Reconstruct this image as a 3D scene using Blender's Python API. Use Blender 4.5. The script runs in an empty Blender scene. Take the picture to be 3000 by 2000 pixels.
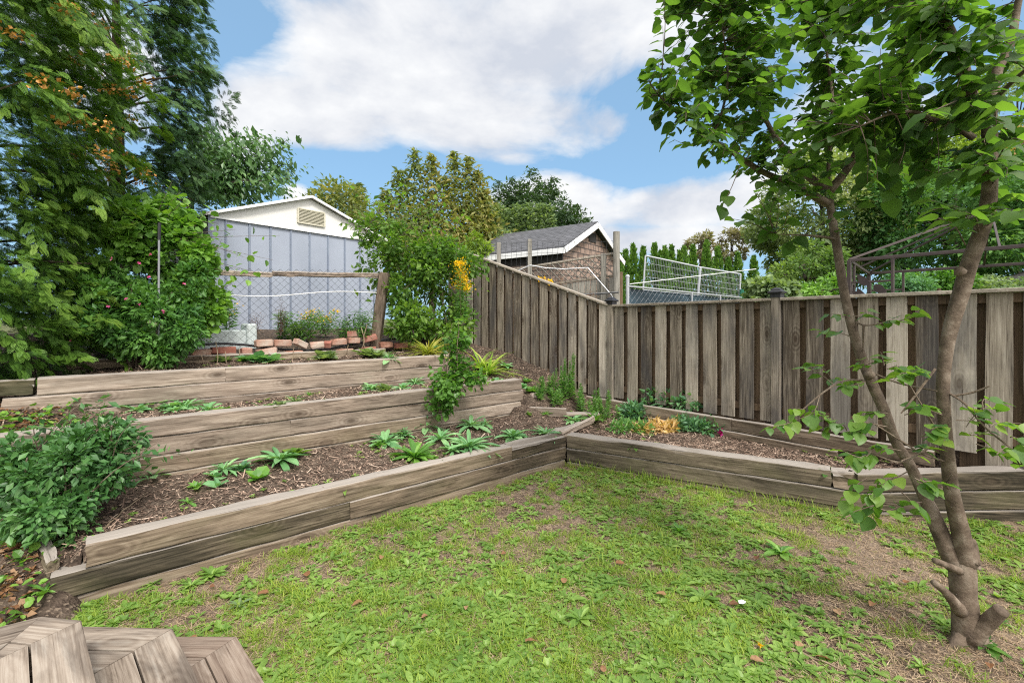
import bpy, math, random
import numpy as np
from mathutils import Vector, Matrix
random.seed(7); R = np.random.default_rng(7)
S = bpy.context.scene
COL = S.collection

# ---------------------------------------------------------------- camera
F = 1392.0; CX = 1500.0; CY = 935.0; CZ = 1.71
cd = bpy.data.cameras.new('camera'); cam = bpy.data.objects.new('camera', cd); COL.objects.link(cam)
cam.location = (0, 0, CZ); cam.rotation_euler = (math.radians(90), 0, 0)
cd.sensor_width = 36; cd.lens = 36 * F / 3000; cd.shift_y = -65 / 3000
cd.clip_start = 0.05; cd.clip_end = 2000
S.camera = cam
S.view_settings.view_transform = 'Standard'; S.view_settings.look = 'None'
S.view_settings.gamma = 1; S.view_settings.exposure = 1.14
try: S.cycles.use_denoising = False; S.cycles.filter_width = 1.15
except Exception: pass

def nd(nt, t, x=0, **kw):
    n = nt.nodes.new(t)
    for k, v in kw.items(): setattr(n, k, v)
    return n
def math_(nt, op, a, b=None, clamp=False):
    n = nt.nodes.new('ShaderNodeMath'); n.operation = op; n.use_clamp = clamp
    for i, s in enumerate((a, b)):
        if s is None: continue
        if isinstance(s, (int, float)): n.inputs[i].default_value = s
        else: nt.links.new(s, n.inputs[i])
    return n.outputs[0]
def vmath(nt, op, a, b=None, out=0):
    n = nt.nodes.new('ShaderNodeVectorMath'); n.operation = op
    for i, s in enumerate((a, b)):
        if s is None: continue
        if isinstance(s, (tuple, list)): n.inputs[i].default_value = s
        elif isinstance(s, (int, float)): n.inputs[3].default_value = s
        else: nt.links.new(s, n.inputs[i])
    return n.outputs[out]
def noise(nt, vec, scale, detail=4, rough=.55, dist=0.0):
    n = nt.nodes.new('ShaderNodeTexNoise'); n.inputs['Scale'].default_value = scale
    n.inputs['Detail'].default_value = detail; n.inputs['Roughness'].default_value = rough
    n.inputs['Distortion'].default_value = dist
    if vec is not None: nt.links.new(vec, n.inputs['Vector'])
    return n.outputs[0]
def ramp(nt, fac, stops):
    n = nt.nodes.new('ShaderNodeValToRGB'); cr = n.color_ramp
    while len(cr.elements) > 1: cr.elements.remove(cr.elements[-1])
    for i, (p, c) in enumerate(stops):
        e = cr.elements[0] if i == 0 else cr.elements.new(p)
        e.position = p
        if isinstance(c, (int, float)): c = (c, c, c)
        e.color = (c[0], c[1], c[2], 1)
    nt.links.new(fac, n.inputs[0]); return n.outputs[0]
def mix(nt, fac, a, b, mode='MIX'):
    n = nt.nodes.new('ShaderNodeMix'); n.data_type = 'RGBA'; n.blend_type = mode
    for s, idx in ((fac, 0), (a, 6), (b, 7)):
        if isinstance(s, (int, float)): n.inputs[idx].default_value = s
        elif isinstance(s, (tuple, list)): n.inputs[idx].default_value = (s[0], s[1], s[2], 1)
        else: nt.links.new(s, n.inputs[idx])
    return n.outputs[2]

# ---------------------------------------------------------------- world: blue sky with broken bright cloud
def az_el(px, py):
    a = math.atan2(px - CX, F); e = math.atan2(CY - py, math.hypot(F, px - CX)); return a, e
W = bpy.data.worlds.new('World'); S.world = W; W.use_nodes = True
nt = W.node_tree; nt.nodes.clear()
tc = nd(nt, 'ShaderNodeTexCoord'); D = tc.outputs['Generated']
sky = nd(nt, 'ShaderNodeTexSky', sky_type='NISHITA', sun_disc=False)
SUN_EL, SUN_AZ = math.radians(50), math.radians(155)
sky.sun_elevation = SUN_EL; sky.sun_rotation = SUN_AZ
sky.ozone_density = 2.0; sky.dust_density = .6
sep = nd(nt, 'ShaderNodeSeparateXYZ'); nt.links.new(D, sep.inputs[0])
AZ = math_(nt, 'ARCTAN2', sep.outputs[0], sep.outputs[1]); EL = math_(nt, 'ARCSINE', sep.outputs[2])
BL = [(1150,150,520,190,1.0),(1600,90,420,190,1.0),(900,330,330,120,1.0),(1350,330,520,110,.9),(700,420,200,130,.8),(1750,370,230,80,.75),
      (780,130,120,60,.5),(1640,600,190,75,1.0),(2000,600,320,80,1.0),(870,565,60,35,.8),(1900,700,500,60,.8),(1500,460,120,30,.5),(2500,450,300,300,.55),(300,200,300,300,.6),(2600,250,400,120,.35)]
acc = None
for (px, py, rx, ry, w) in BL:
    a, e = az_el(px, py); ra = rx / math.hypot(F, px - CX) * math.cos(a); re = ry / math.hypot(F, px - CX)
    da = math_(nt, 'DIVIDE', math_(nt, 'SUBTRACT', AZ, a), ra); de = math_(nt, 'DIVIDE', math_(nt, 'SUBTRACT', EL, e), re)
    d2 = math_(nt, 'ADD', math_(nt, 'MULTIPLY', da, da), math_(nt, 'MULTIPLY', de, de))
    g = math_(nt, 'MULTIPLY', math_(nt, 'EXPONENT', math_(nt, 'MULTIPLY', d2, -.8)), w)
    acc = g if acc is None else math_(nt, 'MAXIMUM', acc, g)
# elsewhere in the sky: broad cloud cover
back = math_(nt, 'MULTIPLY', math_(nt, 'SUBTRACT', math_(nt, 'ABSOLUTE', AZ), .75), 3.0, clamp=True)
back2 = math_(nt, 'MULTIPLY', math_(nt, 'SUBTRACT', EL, .72), 4.0, clamp=True)
acc = math_(nt, 'MAXIMUM', acc, math_(nt, 'MULTIPLY', math_(nt, 'MAXIMUM', back, back2), .8))
sc_ = vmath(nt, 'MULTIPLY', D, (1, 1, 1.9))
n1 = noise(nt, sc_, 3.2, 9, .6, .3)
n2 = noise(nt, vmath(nt, 'ADD', sc_, (3, 1, 5)), 6.0, 7, .55)
for (px, py, rx, ry, w) in [(650,50,190,90,.55),(560,180,70,150,.5),(1930,420,130,110,.5),(1150,500,300,45,.5),(1880,250,60,50,.3)]:
    a, e = az_el(px, py); ra = rx / math.hypot(F, px - CX) * math.cos(a); re = ry / math.hypot(F, px - CX)
    da = math_(nt, 'DIVIDE', math_(nt, 'SUBTRACT', AZ, a), ra); de = math_(nt, 'DIVIDE', math_(nt, 'SUBTRACT', EL, e), re)
    d2 = math_(nt, 'ADD', math_(nt, 'MULTIPLY', da, da), math_(nt, 'MULTIPLY', de, de))
    acc = math_(nt, 'SUBTRACT', acc, math_(nt, 'MULTIPLY', math_(nt, 'EXPONENT', math_(nt, 'MULTIPLY', d2, -.8)), w))
m = math_(nt, 'ADD', acc, math_(nt, 'MULTIPLY', math_(nt, 'SUBTRACT', n1, .5), 1.5))
mask = ramp(nt, m, [(.30, 0), (.42, .45), (.58, .9), (.72, 1)])
ccol = ramp(nt, math_(nt, 'ADD', math_(nt, 'MULTIPLY', n2, .65), math_(nt, 'MULTIPLY', n1, .4)), [(.40, (3.0, 3.2, 3.6)), (.52, (3.85, 3.95, 4.15)), (.64, (4.55, 4.6, 4.65))])
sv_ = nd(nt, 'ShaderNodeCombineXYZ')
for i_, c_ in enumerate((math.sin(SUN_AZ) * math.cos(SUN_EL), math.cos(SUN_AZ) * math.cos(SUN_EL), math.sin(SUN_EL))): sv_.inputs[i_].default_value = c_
glow = math_(nt, 'POWER', math_(nt, 'MAXIMUM', vmath(nt, 'DOT_PRODUCT', D, sv_.outputs[0], out=1), 0.0), 2.0)  # cloud out of view brightened toward the sun, added to lift ambient light
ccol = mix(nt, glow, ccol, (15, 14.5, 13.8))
skc = mix(nt, 1.0, sky.outputs[0], (.8, 1.05, 1.12), 'MULTIPLY')
skc = mix(nt, .72, skc, (1.45, 2.4, 3.45))
hz = ramp(nt, EL, [(0.0, .65), (.12, .3), (.3, 0)])
skc = mix(nt, hz, skc, (1.9, 2.9, 3.9))
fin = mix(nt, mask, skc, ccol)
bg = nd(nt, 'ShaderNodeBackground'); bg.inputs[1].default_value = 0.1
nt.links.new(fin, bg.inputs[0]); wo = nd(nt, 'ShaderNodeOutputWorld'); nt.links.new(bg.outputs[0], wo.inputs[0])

# one broad soft sun behind thin cloud, from behind the camera
sl = bpy.data.lights.new('sun', 'SUN'); sl.energy = 1.8; sl.angle = math.radians(14); sl.color = (1, .95, .87)
so = bpy.data.objects.new('sun', sl); COL.objects.link(so)
sdir = Vector((math.sin(SUN_AZ) * math.cos(SUN_EL), math.cos(SUN_AZ) * math.cos(SUN_EL), math.sin(SUN_EL)))
so.rotation_euler = sdir.to_track_quat('Z', 'Y').to_euler(); so.location = (4, -8, 12)

# ---------------------------------------------------------------- helpers
def at(px, py, Y): return np.array([(px - CX) / F * Y, Y, CZ + (CY - py) / F * Y])
N2 = np.array([-.652, .758]); D2 = np.array([.758, .652])
def uv(u, v, z=0): p = N2 * u + D2 * v; return np.array([p[0], p[1], z])
_vn = R.random((64, 64))
def vnoise(x, y, s=1.0, o=0):
    x = np.asarray(x) * s + 17.3 + o * 5.1; y = np.asarray(y) * s + 9.7 + o * 3.3
    xi = np.floor(x).astype(int); yi = np.floor(y).astype(int); fx = x - xi; fy = y - yi
    fx = fx * fx * (3 - 2 * fx); fy = fy * fy * (3 - 2 * fy)
    g = lambda a, b: _vn[a % 64, b % 64]
    return (g(xi, yi) * (1 - fx) + g(xi + 1, yi) * fx) * (1 - fy) + (g(xi, yi + 1) * (1 - fx) + g(xi + 1, yi + 1) * fx) * fy
def fbm(x, y, s=1.0, o=0): return .55 * vnoise(x, y, s, o) + .3 * vnoise(x, y, s * 2.1, o + 1) + .15 * vnoise(x, y, s * 4.3, o + 2)

class MB:
    """collects vertices, faces and a per-face tint value; build() links them as one object"""
    def __init__(s): s.v = []; s.f = []; s.n = 0; s.t = []
    def add(s, V, Fc, tint=None):
        V = np.asarray(V, float); s.v.append(V)
        Fc = [np.asarray(a, int) + s.n for a in (Fc if isinstance(Fc, list) else [Fc])]
        s.f += Fc; s.n += len(V)
        for a in Fc:
            if tint is None: s.t.append(np.full(len(a), .5))
            elif np.isscalar(tint): s.t.append(np.full(len(a), float(tint)))
            else: s.t.append(np.asarray(tint, float))
    def inst(s, tv, tf, M, P, tint=None):
        """template tv (k,3), tf (m,q); M (N,3,3) with rows = images of the local axes; P (N,3)"""
        tv = np.asarray(tv, float); tf = np.asarray(tf, int); N = len(P)
        if N == 0: return
        V = np.einsum('kj,njc->nkc', tv, M) + P[:, None, :]
        Fc = tf[None] + (np.arange(N) * len(tv))[:, None, None]
        if tint is None: tint = R.random(N)
        s.add(V.reshape(-1, 3), Fc.reshape(-1, tf.shape[1]), np.repeat(tint, len(tf)))
    def tube(s, pts, rad, k=7, tint=None, cap=True):
        pts = np.asarray(pts, float); n = len(pts); rad = np.broadcast_to(np.asarray(rad, float), (n,))
        T = np.gradient(pts, axis=0); T /= np.linalg.norm(T, axis=1)[:, None] + 1e-9
        up = np.array([0, 0, 1.]) if abs(T[0][2]) < .9 else np.array([1., 0, 0])
        rings = []
        for i in range(n):
            a = np.cross(T[i], up); a /= np.linalg.norm(a) + 1e-9; b = np.cross(a, T[i]); up = b
            th = np.arange(k) * 2 * math.pi / k
            rings.append(pts[i] + rad[i] * (np.cos(th)[:, None] * a + np.sin(th)[:, None] * b))
        V = np.concatenate(rings); i = np.arange(n - 1)[:, None] * k; j = np.arange(k)[None]; j2 = (j + 1) % k
        Q = np.stack([i + j, i + j2, i + k + j2, i + k + j], -1).reshape(-1, 4)
        fs = [Q]
        if cap: fs += [np.arange(k)[None][:, ::-1], (np.arange(k) + (n - 1) * k)[None]]
        s.add(V, fs, tint)
    def box(s, lo, hi, rot=None, org=None, tint=None, taper=None, bev=0):
        lo = np.array(lo, float); hi = np.array(hi, float)
        if bev <= 0:
            V = np.array([[x, y, z] for z in (0, 1) for y in (0, 1) for x in (0, 1)], float)
            V = lo + V * (hi - lo)
            Fc = [np.array([[0, 2, 3, 1], [4, 5, 7, 6], [0, 1, 5, 4], [2, 6, 7, 3], [0, 4, 6, 2], [1, 3, 7, 5]])]
        else:
            c = (lo + hi) / 2; h = (hi - lo) / 2; V = []
            idx = {}
            for sx in (-1, 1):
                for sy in (-1, 1):
                    for sz in (-1, 1):
                        for ax in range(3):
                            p = np.array([sx, sy, sz]) * (h - bev); p[ax] += (sx, sy, sz)[ax] * bev
                            idx[(sx, sy, sz, ax)] = len(V); V.append(c + p)
            V = np.array(V); q = []; t = []
            for ax in range(3):
                o = [a for a in range(3) if a != ax]
                for sg in (-1, 1):
                    f = []
                    for (a, b) in ((-1, -1), (1, -1), (1, 1), (-1, 1)):
                        k = [0, 0, 0]; k[ax] = sg; k[o[0]] = a; k[o[1]] = b; f.append(idx[(*k, ax)])
                    q.append(f)
            for ax in range(3):  # edges along ax
                o = [a for a in range(3) if a != ax]
                for a in (-1, 1):
                    for b in (-1, 1):
                        k1 = [0, 0, 0]; k1[o[0]] = a; k1[o[1]] = b; k2 = list(k1); k1[ax] = -1; k2[ax] = 1
                        q.append([idx[(*k1, o[0])], idx[(*k2, o[0])], idx[(*k2, o[1])], idx[(*k1, o[1])]])
            for sx in (-1, 1):
                for sy in (-1, 1):
                    for sz in (-1, 1): t.append([idx[(sx, sy, sz, a)] for a in range(3)])
            Fc = [np.array(q), np.array(t)]
        if rot is not None: V = V @ np.asarray(rot, float).T
        if org is not None: V = V + np.asarray(org, float)
        s.add(V, Fc, tint)
    def build(s, name, mat, parent=None, loc=(0, 0, 0), smooth=False, rotz=0, world=True):
        """vertices are in world space when world=True (loc is then the origin), else local"""
        me = bpy.data.meshes.new(name); V = np.concatenate(s.v) if s.v else np.zeros((0, 3))
        loc = np.array(loc, float)
        if world:
            V = V - loc
            if rotz:
                c, sn = math.cos(-rotz), math.sin(-rotz); V = V @ np.array([[c, -sn, 0], [sn, c, 0], [0, 0, 1]]).T
        me.vertices.add(len(V)); me.vertices.foreach_set('co', V.astype(np.float32).ravel())
        tot = np.concatenate([np.full(len(a), a.shape[1]) for a in s.f]); li = np.concatenate([a.ravel() for a in s.f])
        me.loops.add(len(li)); me.loops.foreach_set('vertex_index', li.astype(np.int32))
        me.polygons.add(len(tot)); st = np.concatenate([[0], np.cumsum(tot)[:-1]])
        me.polygons.foreach_set('loop_start', st.astype(np.int32))
        try: me.polygons.foreach_set('loop_total', tot.astype(np.int32))
        except Exception: pass
        at_ = me.attributes.new('tint', 'FLOAT', 'FACE'); at_.data.foreach_set('value', np.concatenate(s.t).astype(np.float32))
        me.polygons.foreach_set('use_smooth', np.full(len(tot), bool(smooth)))
        me.update(calc_edges=True); me.validate()
        if mat is not None: me.materials.append(mat)
        o = bpy.data.objects.new(name, me); COL.objects.link(o)
        o.location = loc; o.rotation_euler = (0, 0, rotz)
        if parent is not None:
            o.parent = parent
            o.matrix_parent_inverse = (WM[parent.name] if parent.name in WM else Matrix.Translation(parent.location)).inverted()
        WM[o.name] = Matrix.Translation(Vector(loc)) @ Matrix.Rotation(rotz, 4, 'Z')
        return o
WM = {}
def thing(name, label, cat, loc=(0, 0, 0), group=None):
    o = bpy.data.objects.new(name, None); COL.objects.link(o); o.location = loc; o.empty_display_size = .1
    o['label'] = label; o['category'] = cat
    if group: o['group'] = group
    return o
def tag(o, label, cat, group=None, kind=None):
    if label: o['label'] = label
    if cat: o['category'] = cat
    if group: o['group'] = group
    if kind: o['kind'] = kind
    return o
def nrm(a): return a / (np.linalg.norm(a, axis=-1, keepdims=True) + 1e-9)
def frames(along, normal, scale, wscale=1.0):
    """rows: x=side, y=along, z=normal, scaled"""
    along = nrm(along); side = nrm(np.cross(along, normal)); nn = np.cross(side, along)
    sc = np.broadcast_to(np.asarray(scale, float), (len(along),))[:, None]
    return np.stack([side * sc * (np.asarray(wscale).reshape(-1, 1) if np.ndim(wscale) else wscale), along * sc, nn * sc], 1)
def rdir(n): return nrm(R.normal(size=(n, 3)))

# leaf templates ------------------------------------------------
L_SMALL = (np.array([[0, 0, 0], [.26, .45, .05], [0, 1, -.08], [-.26, .45, .05], [0, .45, -.03]]), np.array([[0, 1, 2, 4], [0, 4, 2, 3]]))
L_ROUND = (np.array([[0, 0, 0], [.38, .25, .05], [.34, .68, .03], [0, 1, -.12], [-.34, .68, .03], [-.38, .25, .05], [0, .45, -.04]]),
           np.array([[0, 1, 2, 6], [6, 2, 3, 3], [0, 6, 4, 5], [6, 3, 4, 4]]))
L_ROUND = (L_ROUND[0], np.array([[0, 1, 6], [1, 2, 6], [2, 3, 6], [3, 4, 6], [4, 5, 6], [5, 0, 6]]))
L_THIN = (np.array([[0, 0, 0], [.11, .4, .03], [0, 1, -.15], [-.11, .4, .03]]), np.array([[0, 1, 2, 3]]))
def strip_leaf(ys, ws, curve=.15, fold=.25, wave=0, tipdrop=0):
    V = []; Fc = []
    for i, (y, w) in enumerate(zip(ys, ws)):
        z = -curve * y * y - tipdrop * max(0, y - .6) ** 2 * 3
        wv = wave * math.sin(i * 2.4)
        V += [[-w, y, z + fold * w + wv], [0, y, z], [w, y, z + fold * w - wv]]
    for i in range(len(ys) - 1):
        a = i * 3; Fc += [[a, a + 1, a + 4, a + 3], [a + 1, a + 2, a + 5, a + 4]]
    return np.array(V, float), np.array(Fc)
L_HEART = strip_leaf([-.05, .05, .2, .42, .66, .86, 1], [.10, .31, .42, .43, .32, .15, .0], .18, .2, .03)
L_LONG = strip_leaf([0, .2, .45, .7, .88, 1], [.03, .07, .13, .15, .10, .0], .45, .35, .01)
L_SPOON = strip_leaf([0, .25, .5, .75, .9, 1], [.025, .06, .16, .22, .16, .02], .35, .3, .015)
L_STRAP = strip_leaf([0, .3, .6, .85, 1], [.018, .026, .022, .012, .0], .75, .3)
def spray_template():
    """flat fan-shaped cedar spray"""
    V = []; Fc = []
    def lobe(b, d, l, w, z=0):
        d = np.array(d) / np.hypot(*d); s = np.array([-d[1], d[0]]); b = np.array(b); i = len(V)
        for p in (b - s * w * .35, b + s * w * .35, b + d * l * .6 + s * w * .5, b + d * l, b + d * l * .6 - s * w * .5):
            V.append([p[0], p[1], z - .25 * (p[1] ** 2)])
        Fc.append([i, i + 1, i + 2, i + 4]); Fc.append([i + 4, i + 2, i + 3, i + 3])
    lobe((0, 0), (0, 1), 1.0, .05)
    for k in range(6):
        y = .12 + k * .14; L = .48 * (1 - y) + .1
        for sg in (-1, 1):
            b = (0, y + (.05 if sg > 0 else 0)); d = (sg * .75, .66); lobe(b, d, L, .05, .02)
            dd = np.array(d) / np.hypot(*d)
            if k < 4:
                for q in (.35, .65):
                    bb = np.array(b) + dd * L * q
                    lobe(bb, (sg * .25, .97), L * .42, .045, .02)
                lobe(np.array(b) + dd * L * .45, (sg * .99, .12), L * .35, .045, .02)
    V = np.array(V); F4 = np.array([f for f in Fc])
    return V, F4
_sv, _sf = spray_template()
SPRAY_T = np.array([[a, b, c] for a, b, c, d in _sf] + [[a, c, d] for a, b, c, d in _sf if c != d])
L_SPRAY = (_sv, SPRAY_T)

# ---------------------------------------------------------------- materials
def newmat(name):
    m = bpy.data.materials.new(name); m.use_nodes = True; nt = m.node_tree; nt.nodes.clear()
    out = nd(nt, 'ShaderNodeOutputMaterial'); return m, nt, out
def leafmat(name, cols, trans=.3, rough=.45, spec=.35, clump=1.6, tcol=1.5, seed=0):
    m, nt, out = newmat(name)
    a = nd(nt, 'ShaderNodeAttribute', attribute_name='tint')
    tcn = nd(nt, 'ShaderNodeTexCoord')
    n = noise(nt, vmath(nt, 'ADD', tcn.outputs['Object'], (seed, seed * 2, 0)), clump, 2)
    fac = math_(nt, 'ADD', math_(nt, 'MULTIPLY', a.outputs['Fac'], .62), math_(nt, 'MULTIPLY', math_(nt, 'SUBTRACT', n, .3), .6), clamp=True)
    k = len(cols) - 1
    c = ramp(nt, fac, [(.02 + .96 * i / k, cc) for i, cc in enumerate(cols)])
    b = nd(nt, 'ShaderNodeBsdfPrincipled'); b.inputs['Roughness'].default_value = rough
    b.inputs['Specular IOR Level'].default_value = spec; nt.links.new(c, b.inputs['Base Color'])
    tr = nd(nt, 'ShaderNodeBsdfTranslucent')
    tcx = mix(nt, 1.0, c, (1.5 * tcol, 1.6 * tcol, .55 * tcol), 'MULTIPLY'); nt.links.new(tcx, tr.inputs[0])
    ms = nd(nt, 'ShaderNodeMixShader'); ms.inputs[0].default_value = trans
    nt.links.new(b.outputs[0], ms.inputs[1]); nt.links.new(tr.outputs[0], ms.inputs[2]); nt.links.new(ms.outputs[0], out.inputs[0])
    return m
def simple(name, cols, scale=6, rough=.7, bump=.3, detail=6, metallic=0, spec=.4, stretch=(1, 1, 1), bscale=None, bdist=.01):
    m, nt, out = newmat(name)
    tcn = nd(nt, 'ShaderNodeTexCoord'); v = vmath(nt, 'MULTIPLY', tcn.outputs['Object'], stretch)
    a = nd(nt, 'ShaderNodeAttribute', attribute_name='tint')
    n = noise(nt, v, scale, detail, .6)
    f = math_(nt, 'ADD', n, math_(nt, 'MULTIPLY', math_(nt, 'SUBTRACT', a.outputs['Fac'], .5), .35), clamp=True)
    k = max(1, len(cols) - 1)
    c = ramp(nt, f, [(.3 + .42 * i / k, cc) for i, cc in enumerate(cols)])
    b = nd(nt, 'ShaderNodeBsdfPrincipled'); b.inputs['Roughness'].default_value = rough; b.inputs['Metallic'].default_value = metallic
    b.inputs['Specular IOR Level'].default_value = spec; nt.links.new(c, b.inputs['Base Color'])
    if bump:
        bp = nd(nt, 'ShaderNodeBump'); bp.inputs['Strength'].default_value = bump; bp.inputs['Distance'].default_value = bdist
        nt.links.new(noise(nt, v, bscale or scale * 3, 6, .65), bp.inputs['Height']); nt.links.new(bp.outputs[0], b.inputs['Normal'])
    nt.links.new(b.outputs[0], out.inputs[0]); return m
def woodmat(name, cols, axis=0, stain=.6, staincol=(.035, .032, .026), knots=1.0, moss=0.0, gscale=1.0, stainscale=1.3, perisland=True, topbleach=0.0, tintvar=.16):
    """weathered wood, grain along the object's own axis"""
    m, nt, out = newmat(name)
    tcn = nd(nt, 'ShaderNodeTexCoord'); P = tcn.outputs['Object']
    a = nd(nt, 'ShaderNodeAttribute', attribute_name='tint')
    oi = nd(nt, 'ShaderNodeObjectInfo')
    off = nd(nt, 'ShaderNodeCombineXYZ')
    nt.links.new(math_(nt, 'MULTIPLY', a.outputs['Fac'], 37.0), off.inputs[0]); nt.links.new(math_(nt, 'MULTIPLY', a.outputs['Fac'], 91.0), off.inputs[2])
    nt.links.new(math_(nt, 'MULTIPLY', oi.outputs['Random'], 53.0), off.inputs[1])
    P = vmath(nt, 'ADD', P, off.outputs[0])
    st = [7.0, 7.0, 7.0]; st[axis] = 1.6
    kv = nd(nt, 'ShaderNodeTexVoronoi'); kv.inputs['Scale'].default_value = 1.0
    ks = [5.0, 5.0, 5.0]; ks[axis] = 2.2
    nt.links.new(vmath(nt, 'MULTIPLY', P, tuple(ks)), kv.inputs['Vector'])
    kd = kv.outputs['Distance']
    kn = ramp(nt, kd, [(.0, 1), (.10, .9), (.2, .25), (.42, 0)])   # knot core
    kw = ramp(nt, kd, [(.0, 1), (.5, 0)])
    rings = math_(nt, 'SINE', math_(nt, 'MULTIPLY', kd, 60.0))
    g1 = [16 * gscale] * 3; g1[axis] = .9 * gscale
    wv = noise(nt, vmath(nt, 'MULTIPLY', P, tuple(st)), .6, 3)
    grain = noise(nt, vmath(nt, 'MULTIPLY', P, tuple(g1)), 1.6, 7, .7, 1.2)
    g2 = [70 * gscale] * 3; g2[axis] = 1.5 * gscale
    fine = noise(nt, vmath(nt, 'MULTIPLY', P, tuple(g2)), 1.5, 4, .65, .4)
    gr = math_(nt, 'ADD', math_(nt, 'MULTIPLY', grain, .55), math_(nt, 'MULTIPLY', fine, .45))
    gr = math_(nt, 'ADD', gr, math_(nt, 'MULTIPLY', math_(nt, 'MULTIPLY', rings, kw), .07))
    gr = math_(nt, 'ADD', gr, math_(nt, 'MULTIPLY', math_(nt, 'SUBTRACT', a.outputs['Fac'], .5), tintvar))
    k = len(cols) - 1
    c = ramp(nt, gr, [(.34 + .32 * i / k, cc) for i, cc in enumerate(cols)])
    # dark weather stains with shapes of their own
    ss = [stainscale * 2.2] * 3; ss[axis] = stainscale * .7
    sn = noise(nt, vmath(nt, 'MULTIPLY', P, tuple(ss)), 1.0, 6, .62, .4)
    sm = ramp(nt, sn, [(.46, 0), (.62, 1)])
    c = mix(nt, math_(nt, 'MULTIPLY', sm, stain), c, mix(nt, .75, c, staincol))
    if knots: c = mix(nt, math_(nt, 'MULTIPLY', kn, .75 * knots), c, (.045, .03, .02))
    if moss:
        mn = noise(nt, vmath(nt, 'MULTIPLY', P, (1.2, 1.2, 3)), 1.4, 5)
        c = mix(nt, math_(nt, 'MULTIPLY', ramp(nt, mn, [(.5, 0), (.7, 1)]), moss), c, (.09, .10, .035))
    if topbleach:
        ge = nd(nt, 'ShaderNodeNewGeometry'); sg = nd(nt, 'ShaderNodeSeparateXYZ'); nt.links.new(ge.outputs['True Normal'], sg.inputs[0])
        c = mix(nt, math_(nt, 'MULTIPLY', ramp(nt, sg.outputs[2], [(.5, 0), (.8, 1)]), topbleach), c, mix(nt, gr, (.20, .175, .155), (.40, .37, .34)))
    crack = ramp(nt, fine, [(.30, 0), (.36, 1)])
    c = mix(nt, 1.0, c, mix(nt, crack, (.35, .33, .32), (1, 1, 1)), 'MULTIPLY')
    b = nd(nt, 'ShaderNodeBsdfPrincipled'); b.inputs['Roughness'].default_value = .85; b.inputs['Specular IOR Level'].default_value = .2
    nt.links.new(c, b.inputs['Base Color'])
    bp = nd(nt, 'ShaderNodeBump'); bp.inputs['Strength'].default_value = .55; bp.inputs['Distance'].default_value = .0016
    nt.links.new(math_(nt, 'SUBTRACT', gr, math_(nt, 'MULTIPLY', kn, .2)), bp.inputs['Height']); nt.links.new(bp.outputs[0], b.inputs['Normal'])
    nt.links.new(b.outputs[0], out.inputs[0]); return m

M = {}
M['timber'] = woodmat('weathered_timber', [(.055, .040, .030), (.19, .147, .115), (.30, .243, .195), (.42, .358, .30)], 0, .5, knots=1, topbleach=.75)
M['timber_dark'] = woodmat('stained_timber', [(.022, .018, .012), (.088, .070, .048), (.165, .135, .096), (.255, .212, .158)], 0, .85, (.012, .012, .008), knots=.8, moss=.25, topbleach=.8)
M['timber_mid'] = woodmat('greyed_timber', [(.030, .022, .015), (.115, .086, .060), (.205, .158, .115), (.305, .25, .19)], 0, .7, (.02, .02, .014), knots=.9, moss=.2, topbleach=.8)
M['fence'] = woodmat('fence_board_wood', [(.07, .056, .042), (.205, .175, .138), (.31, .272, .222), (.43, .388, .328)], 2, .85, (.045, .044, .048), knots=.9, gscale=1.0, stainscale=1.1, tintvar=.30)
M['fence_brown'] = woodmat('brown_fence_wood', [(.05, .033, .02), (.14, .095, .06), (.22, .155, .10)], 2, .3, knots=.5)
M['rail'] = woodmat('fence_rail_wood', [(.06, .05, .038), (.22, .19, .15), (.33, .29, .24), (.42, .38, .32)], 0, .5, knots=.5, topbleach=.4)
M['deck'] = woodmat('deck_board_wood', [(.07, .052, .040), (.20, .16, .127), (.30, .25, .205), (.38, .335, .285)], 1, .75, (.05, .04, .035), knots=.7, stainscale=3)
M['deck_dark'] = woodmat('dark_deck_board_wood', [(.06, .042, .032), (.17, .125, .098), (.26, .205, .165), (.35, .29, .245)], 1, .4, (.03, .022, .018), knots=.7, stainscale=3)  # darker deck wood for the lowest treads and all risers
M['greywood'] = woodmat('grey_post_wood', [(.08, .075, .065), (.24, .23, .20), (.36, .34, .30)], 2, .4, (.06, .055, .05), knots=.5)
M['bark'] = simple('smooth_bark', [(.055, .038, .026), (.135, .10, .072), (.25, .205, .16)], 14, .85, .9, bscale=60, bdist=.006)
M['bark_dark'] = simple('dark_bark', [(.02, .016, .012), (.05, .04, .03), (.085, .07, .055)], 9, .9, .5, bscale=40)
M['stem'] = simple('green_stem', [(.05, .07, .02), (.10, .11, .04), (.14, .10, .05)], 9, .7, 0)
M['stem_dry'] = simple('dry_stem', [(.10, .07, .045), (.24, .18, .12), (.36, .29, .20)], 9, .8, 0)
M['stem_red'] = simple('dead_brown_stalk', [(.035, .018, .014), (.07, .035, .027), (.11, .055, .04)], 9, .8, 0)
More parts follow.
